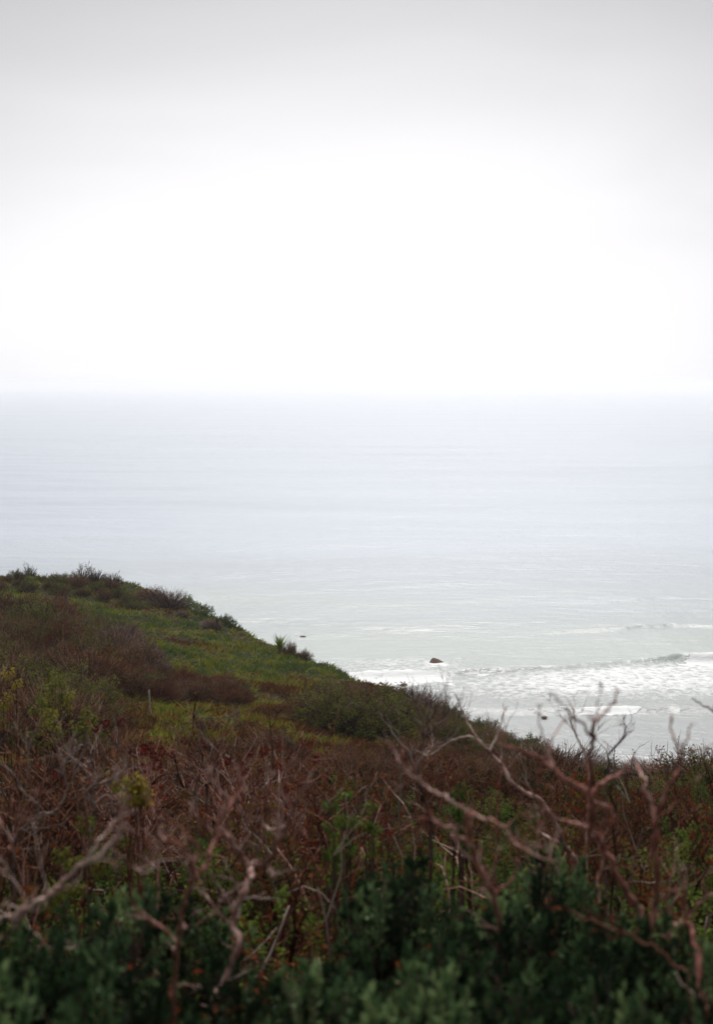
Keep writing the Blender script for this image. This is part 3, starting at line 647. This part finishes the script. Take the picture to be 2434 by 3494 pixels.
p = onsea(544.8, 718.0); rock('rock', (p[0], p[1], 0.08), (1.0, .8, .45), 5, rm, 'small flat dark rock awash in grey water below the breakers')
p = onsea(303.5, 636.6); rock('rock', (p[0], p[1], 0.05), (1.3, .7, .3), 6, rm, 'dark wave ripple shaped as a low rock near the upper bluff edge')  # low rock shape added in place of a dark ripple on the water
for px, py, s, sd, lb in ((404, 686.5, 1.0, 8, 'largest dark shoreline rock showing just above the bluff edge shrubs'), (394, 688.5, .7, 9, 'small dark shoreline rock left of the largest one above the bluff edge'), (382, 684.5, .8, 10, 'dark shoreline rock farthest left along the foam by the bluff')):
    p = onsea(px, py); rock('shore_rock', (p[0], p[1], .15), (s*1.1, s, s*.75), sd, rm, lb)
def post(name, px, y0, y1, wpx, Y, mat, label, tilt):
    p = at(px, y1, Y); z = gz(p[0], Y); top = at(px, y0, Y)[2]; h = top-z; wd = wpx*Y/FPX/2
    mb = MB(); k = 9; zz = np.linspace(-.25, h, k); g = np.random.default_rng(int(px))
    P = np.stack([g.normal(size=k)*.006+np.linspace(-.3, 1, k)*tilt, g.normal(size=k)*.006, zz], 1)
    tube(mb, P, np.concatenate([np.full(k-1, wd)*g.uniform(.92, 1.08, k-1), [wd*.72]]), 8)
    o = link(name, mb.mesh(name, False), mat); o.location = (p[0], Y, z); tag(o, label, 'post'); return o
wm = bark_mat('weathered_white_wood', (.16, .14, .10), (.32, .29, .22), (.44, .41, .33), 9)
bark_rust = bark_mat('rusty_dead_bark', (.06, .018, .012), (.10, .034, .022), (.17, .075, .055))
Yp = next(y for y in np.arange(24, 90, .25) if at(150, 719, y)[2] <= hz_lookup(at(150, 719, y)[0], y))
post('white_post', 151, 690, 719, 2.1, Yp, wm, 'thin weathered white post leaning in the grass beside the brown thicket', -.05)
Yp = next(y for y in np.arange(24, 90, .25) if at(217, 631, y)[2] <= hz_lookup(at(217, 631, y)[0], y))
post('dark_post', 217, 618.5, 631, 2.6, Yp, bark_dark, 'short dark wooden post on the upper grass slope', .02)
# ------------------------------------------------------------------ foreground: bare crooked shrubs traced in place at their own depths
def RL(x, y): return (x*.22325, 718.7+y*.22325)
def RR(x, y): return (357.0+x*.22325, 689.3+y*.22325)
TW = dict(levels=1, seg=[4, 3], wander=.22, up=.06, taper=.7, first=[.2], kids=[.7], spread=(.35, .9), ratio=(.45, .8), rk=.7, rmin=.0022)
def traced(name, label, conv, Y, paths, mat, seed, twig=1.0, heads=0, leaf=None, root=True, group=None, tlen=1.0):
    """paths: [(part name, r0, r1 in crop pixels, [(x, y), ...])], the first one is the trunk and is rooted"""
    g = np.random.default_rng(seed); px0 = conv(*paths[0][3][0]); p0 = at(*px0, Y); z0 = gz(p0[0], Y)
    base = np.array((p0[0]+g.normal()*.05, Y+g.normal()*.03, z0)); e = empty(name, base); tag(e, label, 'shrub', group)
    dep = {}
    for k, (pn, r0, r1, pts) in enumerate(paths):
        P = []; off = 0.0
        drift = g.uniform(-.45, .45)
        key0 = min(dep, key=lambda q: (q[0]-pts[0][0])**2+(q[1]-pts[0][1])**2) if dep else None
        d0 = dep[key0] if key0 is not None else 0.0
        if root and k == 0:
            zz = np.linspace(0, 1, 4)[:-1]; s = at(*px0, Y)
            for f in zz: P.append(base*(1-f)+s*f+np.array((math.sin(f*5)*.03, 0, -.06*(f == 0))))
        nb = len(P); L = 0
        for i, (x, y) in enumerate(pts):
            if i: L += math.hypot(x-pts[i-1][0], y-pts[i-1][1])/500.0
            off = d0+drift*L+.03*math.sin(i*1.7+k); dep[(x, y)] = off
            if i == 0 and key0 is not None: off = d0
            P.append(at(*conv(x, y), Y+off))
        P = np.array(P); C = catmull(P, 4); n = len(C); C[1:-1] += g.normal(size=(n-2, 3))*.004
        mpx = .22325*Y/FPX; rr = np.linspace(r0, r1, n)*mpx*(.42 if pn == 'trunk' else .40)*(1.22 if conv is RR else 1.0)
        rr = rr*(1+.16*(fbm(np.arange(n)*.45+k*7, np.zeros(n)+seed, 2)-.5)*2)
        rr[(np.arange(n) % 8) == 5] *= 1.12
        mb = MB(); tube(mb, C-base, rr, 8, g.uniform(.35, .65)); br = link(pn, mb.mesh(pn), mat, e)
        # twigs of this branch
        m2 = MB(); nt_ = int(round(twig*(3+L*6))); any_ = False; tips = []
        for q in range(nt_):
            i = int(g.integers(max(nb*4, n//4), n)) if q > 1 else n-1
            i = min(i, n-1); d = unit(C[i]-C[max(i-1, 0)]); a = g.normal(size=3); a = unit(a-d*(a@d)); sp = g.uniform(.4, 1.0) if q > 1 else g.uniform(.1, .4)
            ps = []; grow(ps, C[i]-base, d*math.cos(sp)+a*math.sin(sp)+np.array((0, 0, .25)), (g.uniform(.08, .30) if q > 1 else g.uniform(.03, .10))*min(1, Y/7)*tlen, max(rr[i]*.42, .0028), 0, g, TW)
            for PP, r_, lv in ps: tube(m2, PP, r_, 4, g.uniform()); any_ = True; tips.append(PP[-1])
        if any_: tag(link('twig_spray', m2.mesh('twig_spray'), mat, br), kind='stuff')
        if leaf is not None and tips and g.uniform() < .8:
            ml = MB(); nl = 26; kk = g.integers(0, len(tips), nl)
            leaves(ml, np.array(tips)[kk]+g.normal(size=(nl, 3))*.03, g.normal(size=(nl, 3))+np.array((0, 0, -.3)), .05*g.uniform(.5, 1.3, nl), .022, g, g.uniform(0, 1, nl))
            tag(link('dead_leaf_tuft', ml.mesh('dead_leaf_tuft', False), leaf, br), kind='stuff')
    return e
traced('bare_shrub', 'thin forked reddish bare shrub rising at lower left, pale kinked left fork', RL, 4.7, [
    ('trunk', 30, 24, [(785, 1290), (790, 1080), (800, 980), (820, 860), (850, 750), (865, 715)]),
    ('branch', 24, 12, [(865, 715), (850, 650), (825, 600), (795, 565), (740, 548)]),
    ('branch', 22, 10, [(865, 715), (905, 680), (940, 610), (965, 540), (985, 470), (1015, 420), (1050, 365), (1075, 310), (1085, 255)]),
    ('branch', 14, 7, [(787, 1000), (730, 940), (680, 900)]),
    ('branch', 15, 6, [(940, 610), (880, 560), (820, 500), (760, 450), (700, 400)]),
    ('branch', 12, 6, [(1050, 370), (1010, 340), (965, 290), (940, 225)])], bark_red, 41, .8, tlen=.8)
traced('bare_shrub', 'thickest crooked bare shrub left of centre with a pale S-bent trunk', RL, 5.1, [
    ('trunk', 34, 40, [(955, 1300), (1000, 1180), (1050, 1080), (1075, 1000), (1050, 930), (1060, 850), (1085, 790), (1120, 725), (1125, 670)]),
    ('branch', 36, 22, [(1125, 670), (1090, 620), (1050, 570), (1010, 520), (985, 480), (1000, 420)]),
    ('branch', 30, 12, [(1125, 665), (1190, 640), (1240, 570), (1290, 480), (1310, 420), (1330, 360), (1365, 315)]),
    ('branch', 20, 10, [(1050, 930), (980, 870), (930, 800), (915, 740), (925, 680)]),
    ('branch', 24, 9, [(1115, 730), (1050, 770), (990, 812), (960, 870), (870, 920)]),
    ('branch', 20, 8, [(1290, 480), (1220, 500), (1185, 478), (1170, 440)]),
    ('branch', 18, 14, [(1190, 640), (1215, 680), (1222, 710)]),
    ('branch', 12, 5, [(1310, 420), (1280, 340), (1240, 270), (1225, 250)])], bark_pink, 42, .9, tlen=.8)
traced('leaning_limb', 'long grey-pink limb leaning up from the lower left edge', RL, 4.6, [
    ('trunk', 46, 16, [(-40, 960), (60, 890), (140, 842), (210, 800), (250, 770), (300, 710), (360, 660), (430, 620), (490, 580), (530, 530), (557, 480)]),
    ('branch', 20, 8, [(60, 890), (110, 920), (200, 1010), (255, 1065)]),
    ('branch', 24, 12, [(140, 842), (90, 900), (40, 970)]),
    ('branch', 18, 8, [(400, 640), (430, 560), (470, 510), (520, 450), (580, 418)]),
    ('branch', 12, 5, [(490, 580), (560, 640), (620, 680)])], bark_pink, 43, .8)
traced('grey_shrub', 'pale grey lichen-coloured shrub with zigzag limbs at the left edge', RL, 8.5, [
    ('trunk', 20, 16, [(60, 640), (70, 560), (80, 520), (120, 480), (165, 430), (160, 380)]),
    ('branch', 15, 7, [(160, 380), (100, 320), (60, 250), (-5, 190), (-20, 150)]),
    ('branch', 16, 8, [(165, 425), (230, 420), (270, 390), (300, 310), (285, 250), (240, 225)]),
    ('branch', 12, 5, [(270, 390), (350, 350), (430, 300), (500, 268)]),
    ('branch', 12, 5, [(120, 330), (130, 240), (125, 150), (140, 90)]),
    ('branch', 10, 5, [(300, 310), (340, 240), (330, 170)])], bark_grey, 44, 2.2)
traced('grey_shrub', 'grey twig shrub with a pale upright stem between yellow leaves and left thicket', RL, 9.5, [
    ('trunk', 18, 12, [(400, 560), (405, 450), (420, 380), (410, 300)]),
    ('branch', 12, 5, [(410, 300), (460, 290), (500, 272), (560, 230)]), ('branch', 11, 5, [(420, 380), (480, 340), (500, 380), (505, 430)]),
    ('branch', 11, 5, [(410, 310), (420, 220), (400, 140)]), ('branch', 11, 5, [(412, 260), (350, 200), (300, 160)])], bark_grey, 45, 2.2)
traced('slender_shrub', 'short upright red stem at the very left edge', RL, 5.2, [
    ('trunk', 22, 10, [(-15, 760), (0, 680), (30, 590), (22, 500), (10, 470)]), ('branch', 9, 4, [(30, 590), (60, 540), (70, 480)])], bark_red, 46, .8)
traced('slender_shrub', 'thin red upright stem under the yellow leaf clump', RL, 7.0, [
    ('trunk', 13, 7, [(712, 760), (710, 640), (716, 560), (700, 450), (668, 375)]), ('branch', 8, 4, [(716, 560), (760, 540), (800, 560)])], bark_red, 47, .7)
for k, (pts, lb) in enumerate((
    ([(870, 330), (900, 240), (940, 220), (960, 130), (1000, 80), (1035, -10)], 'pale straight dead stem pointing up right, taller of the pair over the grass'),
    ([(930, 330), (950, 230), (985, 150), (1040, 60), (1060, 10)], 'pale straight dead stem leaning right, shorter of the pair over the grass'),
    ([(520, 300), (530, 220), (528, 150), (536, 90)], 'short pale upright dead stem among the grey twigs left of centre'),
    ([(880, 280), (850, 240), (860, 190), (890, 120), (905, 60)], 'crooked pale dead stem among the red seed heads'))):
    traced('dead_stem', lb, RL, 12.5, [('trunk', 11, 5, pts), ('branch', 6, 3, [pts[-3], (pts[-3][0]-50, pts[-3][1]-50), (pts[-3][0]-70, pts[-3][1]-110)])], bark_grey, 60+k, 2.0)
# right half
traced('bare_shrub', 'sprawling dark bare shrub right of centre with a Y fork against the surf', RR, 5.2, [
    ('trunk', 30, 28, [(1275, 1050), (1230, 940), (1180, 850), (1130, 750), (1080, 660), (1050, 625), (1062, 560), (1050, 480)]),
    ('branch', 30, 12, [(1050, 480), (1000, 430), (930, 400), (880, 350), (840, 318), (780, 290), (720, 270), (640, 245)]),
    ('branch', 24, 8, [(1050, 475), (1090, 430), (1140, 400), (1185, 378), (1230, 330)]),
    ('branch', 24, 10, [(1060, 500), (1110, 525), (1145, 555), (1160, 620)]),
    ('branch', 18, 16, [(1050, 470), (1052, 380), (1050, 320), (1055, 240), (1066, 150)]),
    ('branch', 14, 7, [(1066, 150), (1110, 110), (1140, 70), (1162, 42)]),
    ('branch', 13, 6, [(1056, 215), (1000, 150), (940, 90), (897, 40)]),
    ('branch', 7, 3, [(1066, 150), (1078, 80), (1095, 10)]),
    ('branch', 15, 6, [(880, 350), (862, 290), (880, 220), (925, 145)]),
    ('branch', 10, 5, [(862, 270), (828, 200), (820, 125)]),
    ('branch', 14, 8, [(840, 320), (820, 370), (815, 410)]),
    ('branch', 20, 8, [(1050, 628), (980, 600), (900, 580), (855, 538)])], bark_red, 51, .35, tlen=.6)
traced('bare_shrub', 'grey-brown bare shrub with one long limb arching up left across the hillside', RR, 8.5, [
    ('trunk', 26, 26, [(985, 790), (950, 730), (925, 690), (890, 600), (850, 530), (800, 482)]),
    ('branch', 26, 6, [(800, 482), (740, 458), (690, 410), (660, 350), (620, 310), (590, 270), (540, 220), (500, 150), (455, 48)]),
    ('branch', 14, 7, [(600, 275), (630, 210), (645, 160), (665, 98)]),
    ('branch', 12, 4, [(560, 238), (500, 212), (430, 225), (380, 260), (320, 295)]),
    ('branch', 15, 7, [(925, 690), (870, 670), (825, 635), (812, 580)]),
    ('branch', 10, 4, [(690, 410), (700, 330), (730, 290)])], bark_pink, 52, .5, tlen=.6)
traced('bare_shrub', 'straight-trunked bare shrub near the right edge with antler-like forks against the sea', RR, 4.8, [
    ('trunk', 26, 26, [(1320, 1080), (1340, 960), (1346, 850), (1340, 700), (1342, 590)]),
    ('branch', 24, 9, [(1342, 590), (1330, 520), (1295, 440), (1272, 370), (1255, 328)]),
    ('branch', 22, 13, [(1345, 580), (1380, 470), (1420, 400), (1450, 340), (1460, 280)]),
    ('branch', 12, 7, [(1460, 280), (1478, 240), (1490, 198)]),
    ('branch', 14, 9, [(1458, 285), (1428, 225), (1410, 150), (1416, 122)]),
    ('branch', 10, 4, [(1462, 290), (1530, 272), (1610, 248)]),
    ('branch', 16, 7, [(1345, 585), (1420, 530), (1480, 450), (1525, 408)])], bark_red, 53, .25, tlen=.6)
traced('bare_shrub', 'reddish bare shrub at centre right with a long limb reaching up left', RR, 4.9, [
    ('trunk', 22, 24, [(640, 1190), (640, 1060), (620, 940), (590, 870), (540, 780), (512, 700), (500, 560)]),
    ('branch', 13, 5, [(500, 560), (480, 540), (430, 500), (370, 470), (310, 430), (250, 390), (200, 330), (180, 290)]),
    ('branch', 14, 6, [(510, 550), (600, 590), (670, 620), (700, 680), (740, 710), (800, 740), (880, 772)]),
    ('branch', 20, 8, [(520, 705), (460, 660), (400, 610), (340, 580)]),
    ('branch', 14, 6, [(620, 920), (690, 860), (730, 760), (725, 690)])], bark_red, 54, .8, tlen=.8)
traced('grey_shrub', 'pale grey branching shrub whose tips cross the olive mound', RR, 9.5, [
    ('trunk', 18, 14, [(330, 640), (320, 540), (300, 470), (270, 390)]),
    ('branch', 12, 4, [(270, 390), (240, 290), (180, 220), (120, 130), (110, 110)]),
    ('branch', 14, 8, [(275, 380), (290, 280), (300, 200), (275, 120), (265, 48)]),
    ('branch', 9, 4, [(300, 200), (330, 130), (350, 90)]), ('branch', 10, 4, [(300, 210), (370, 150), (402, 55)]),
    ('branch', 10, 4, [(290, 280), (350, 250), (430, 215)]), ('branch', 9, 4, [(240, 300), (200, 320), (170, 250)])], bark_grey, 55, 1.6)
traced('bare_shrub', 'pinkish forked stem rising along the lower right edge', RR, 4.0, [
    ('trunk', 30, 24, [(1575, 1520), (1560, 1400), (1540, 1250), (1510, 1110), (1475, 1030)]),
    ('branch', 22, 10, [(1475, 1030), (1470, 900), (1452, 815)]), ('branch', 18, 9, [(1475, 1030), (1540, 950), (1610, 918)]),
    ('branch', 16, 8, [(1475, 1035), (1430, 1060), (1390, 1110)]), ('branch', 12, 6, [(1470, 940), (1400, 900), (1390, 990)])], bark_red, 56, .6)
traced('fallen_branch', 'red-brown dead branch lying slanted over the evergreen leaves at lower right', RR, 3.9, [
    ('trunk', 9, 14, [(1500, 1330), (1430, 1240), (1330, 1150), (1200, 1090), (1080, 1050), (970, 1000)]),
    ('branch', 16, 8, [(1200, 1090), (1130, 1020), (1060, 1010)]), ('branch', 16, 8, [(1200, 1095), (1150, 1110), (1090, 1080)])], bark_rust, 57, .5, tlen=.7)
traced('dead_stem', 'thin pale twig entering at the right edge high against the surf', RR, 7.5, [
    ('trunk', 10, 9, [(1700, 700), (1690, 400), (1650, 160), (1600, 98)]), ('branch', 9, 5, [(1600, 98), (1550, 68), (1500, 45)])], bark_grey, 58, .1)
traced('dead_stem', 'short pale broken stub standing in the red heath at centre', RR, 14.0, [
    ('trunk', 9, 12, [(200, 400), (195, 330), (186, 290), (180, 250)])], wm, 59, 0.0)
for k, (pts, lb) in enumerate((
    ([(1120, 420), (1135, 340), (1130, 290), (1180, 240), (1212, 198)], 'small dark twig fork against the surf right of the Y-forked branch'),
    ([(1040, 420), (1030, 300), (990, 210), (960, 150)], 'small brown twig fork left of the Y-forked branch against the surf'),
    ([(640, 420), (660, 340), (630, 290), (600, 240)], 'slim grey twig fork over the lower bluff shrubs'),
    ([(1160, 760), (1150, 620), (1165, 540), (1130, 470)], 'dark stem behind the sprawling shrub at right'),
    ([(830, 900), (825, 780), (810, 640), (815, 560)], 'slim red stem behind the long leaning limb at centre right'),
    ([(1090, 960), (1080, 860), (1110, 760), (1100, 640)], 'slim red-brown stem between the two right-hand trunks'),
    ([(1400, 1100), (1390, 960), (1405, 860), (1380, 790)], 'slim red stem just right of the straight trunk'))):
    traced('twig_fork', lb, RR, 9.0 if k < 4 else 6.0, [('trunk', 13, 6, pts), ('branch', 7, 3, [pts[-2], (pts[-2][0]+28*(-1)**k, pts[-2][1]-55), (pts[-2][0]+20*(-1)**k, pts[-2][1]-100)])], bark_dark if k in (0, 3) else bark_red, 70+k, .9)

# ------------------------------------------------------------------ foreground: filler shrubs
P_grey = dict(levels=3, seg=[6, 4, 3, 2], wander=.19, up=.05, taper=.66, first=[.2, .2, .2], kids=[1.15, .75, .4], spread=(.4, .95), ratio=(.45, .75), rk=.66, rmin=.0032)
P_red = dict(levels=2, seg=[6, 4, 3], wander=.12, up=.10, taper=.7, first=[.25, .2], kids=[1.3, .9], spread=(.3, .7), ratio=(.4, .7), rk=.62, rmin=.0024)
grey_f = [stem_shrub(200+i, P_grey, 5, bark_grey, lf_brown, 60, .035, .7) for i in range(3)]
mauve_f = [stem_shrub(205+i, P_grey, 5, bark_fill, lf_rust, 70, .035, .6) for i in range(3)]
dark_f = [stem_shrub(210+i, P_grey, 5, bark_dark, lf_brown, 700, .04, .7) for i in range(2)]
red_f = [stem_shrub(220+i, P_red, 7, bark_rust, lf_rust, 380, .042, .6) for i in range(3)]
sumac_f = [stem_shrub(230+i, P_red, 5, bark_red, lf_rust, 120, .05, .5, heads=4) for i in range(2)]
weed_f = [stem_shrub(240+i, P_red, 8, bark_dark, lf_green, 1500, .05, .8, lw=.55, tips=False) for i in range(3)]
yel_f = [tuft_shrub(250, lf_yellow, bark_rust, 9, .055, .022, .022, 50, (.91, .985)), tuft_shrub(251, lf_yellow, bark_rust, 4, .06, .026, .026, 40)]
oli_f = tuft_shrub(252, lf_olive, bark_rust, 4, .06, .026, .026, 40)
lime_f = [tuft_shrub(255+i, lf_lime, bark_dark, 18, .12, .028, .022, 36, (.76, .97)) for i in range(2)]
sprig_f = [tuft_shrub(258+i, lf_green, bark_dark, 9, .045, .018, .024, 22, (.72, .97)) for i in range(2)]
ever_f = [ever_shrub(260+i) for i in range(3)]

def band(name, protos, n, seed, x0, x1, Y0, Y1, h0, h1, label, group, mind, wide=(.8, 1.2)):
    g = np.random.default_rng(seed); c = 0; mine = []; made = []
    for _ in range(n*40):
        if c >= n: break
        Y = math.sqrt(g.uniform(Y0*Y0, Y1*Y1)); px = g.uniform(x0, x1); X = (px-357)/FPX*Y
        if any((X-a)**2+(Y-b_)**2 < mind**2 for a, b_ in mine): continue
        mine.append((X, Y)); c += 1
        made.append((px, place(name, protos[c % len(protos)], (X, Y, gz(X, Y)-.03), g.uniform(0, 6.28), g.uniform(h0, h1), label, 'shrub', group, g.uniform(*wide), g.normal()*.1)))
    if n <= 15:
        for k, (px, o) in enumerate(sorted(made, key=lambda q: q[0])): o['label'] = '%s, %s from the left' % (label, ORD[k])
ORD = 'first second third fourth fifth sixth seventh eighth ninth tenth eleventh twelfth thirteenth fourteenth fifteenth'.split()
band('grey_twig_shrub', grey_f[:1]+mauve_f+dark_f, 26, 301, -40, 330, 8, 22, 1.2, 1.9, 'grey-mauve leafless twig shrub in the tangle at the left', 'grey twig tangle at the left', .75)
band('twig_shrub', mauve_f+dark_f, 20, 302, 200, 720, 10, 23, .9, 1.45, 'dark mauve twig shrub in the tangle across the middle', 'dark twig tangle across the middle', .8)
P_crook = dict(levels=2, seg=[7, 5, 3], wander=.26, up=.05, taper=.6, first=[.3, .3], kids=[.55, .45], spread=(.5, 1.0), ratio=(.5, .8), rk=.75, rmin=.003)
crook_f = [stem_shrub(270+i, P_crook, 3, (bark_red, bark_grey)[i % 2], lf_rust, 14, .04, .55, rstem=.0105) for i in range(4)]
band('crooked_shrub', crook_f, 15, 310, 20, 700, 6.6, 11, 1.25, 1.75, 'pale crooked leafless shrub in the tangle of bare branches', 'pale crooked shrubs', .9)
band('red_twig_shrub', red_f, 36, 303, 60, 740, 7.5, 24, .7, 1.25, 'thin red-stemmed shrub with rusty dead leaves among the bare branches', 'red stemmed shrubs', .8)
band('sumac_shrub', sumac_f, 9, 304, 120, 290, 13, 19, 1.5, 1.9, 'slender shrub bearing dark red seed heads left of centre', 'shrubs with red seed heads', 1.0)
band('thin_red_shrub', red_f, 15, 309, -20, 735, 3.9, 5.6, .75, 1.15, 'thin red shrub poking up through the evergreen leaves', 'red twigs among the evergreens', .4)
band('weed_shrub', weed_f, 56, 305, -40, 750, 5.5, 13, .5, .95, 'dark green leafy weed shrub under the bare branches', 'green weeds under the bare branches', .6)
band('weed_shrub', weed_f*2+red_f, 34, 306, 330, 750, 13, 24, .5, .9, 'green or red leaved low shrub behind the right-hand bare branches', 'low shrubs behind the right branches', .8)
for nm, pr, px, py, Y, wd, lb in (
    ('yellow_shrub', yel_f[0], 134, 766, 8.5, 1.0, 'yellow-leaved clump glowing among the grey twigs at left'),
    ('yellow_shrub', oli_f, 86, 808, 8.0, 1.0, 'dull yellow-leaved sprig below and left of the bright yellow clump'),
    ('yellow_shrub', oli_f, 60, 838, 7.5, 1.0, 'olive-yellow sprig low at the left edge under the grey limbs'),
    ('lime_shrub', lime_f[0], 42, 692, 17, 1.0, 'lime-green leafy shrub at left, brightest against the brown thicket'),
    ('lime_shrub', lime_f[1], 56, 668, 22, 1.0, 'yellow-green upper shrub behind the lime-green one at left'),
    ('lime_shrub', lime_f[1], 86, 702, 20, 1.0, 'yellowish leafy shrub right of the lime-green one at left'),
    ('yellow_shrub', yel_f[1], 8, 664, 24, 1.0, 'small orange-yellow shrub at the left edge in the thicket'),
    ('green_sprig', sprig_f[0], 462, 773, 9.5, 1.0, 'upright bright green leafy sprig right of centre'),
    ('green_sprig', sprig_f[1], 345, 780, 9.0, 1.2, 'bright green leafy sprig at centre beside the red twigs'),
    ('green_sprig', sprig_f[0], 328, 812, 8.5, .8, 'small light green sprig just left of the centre sprig'),
    ('green_sprig', sprig_f[1], 372, 792, 9.5, 1.0, 'green leafy sprig just right of the centre sprig'),
):
    place_top(nm, pr, px, py, Y, lb, 'shrub', None, wd)
E = [(30, 915, 4.4), (76, 908, 4.6), (118, 893, 5.4), (150, 890, 5.6), (205, 915, 5.8), (30, 965, 3.7), (120, 965, 3.7),
     (250, 962, 4.3), (290, 966, 4.2), (338, 958, 4.4), (395, 872, 5.6), (425, 878, 5.4), (372, 898, 5.2), (480, 896, 5.3), (505, 915, 4.8), (556, 872, 5.9),
     (447, 940, 4.4), (567, 848, 6.4), (600, 924, 4.8), (655, 922, 4.8), (690, 942, 4.5), (470, 972, 3.9), (525, 958, 4.1), (585, 975, 3.9), (650, 985, 3.8), (400, 985, 3.7), (705, 990, 3.7), (455, 1012, 3.4), (40, 1015, 3.3),
]
ORD = 'first second third fourth fifth sixth seventh eighth ninth tenth eleventh twelfth thirteenth fourteenth fifteenth'.split()
rows = {'front': [], 'middle': [], 'back': []}
for e in E:
    if e[0] > 350 and e[2] > 4.4: e = (e[0], e[1]-8, e[2])
    rows['front' if e[2] < 3.75 else 'middle' if e[2] < 4.45 else 'back'].append(e)
WH = {'front': 'cut by the bottom edge', 'middle': 'in the middle row', 'back': 'in the back row under bare branches'}
for rn, row in rows.items():
    for k, (px, py, Y) in enumerate(sorted(row)):
        place_top('evergreen_shrub', ever_f[(k+len(rn)) % 3], px, py, Y, 'dark evergreen shrub %s, %s from the left' % (WH[rn], ORD[k]), 'shrub', 'dark evergreens along the bottom', .58, hmin=.6)
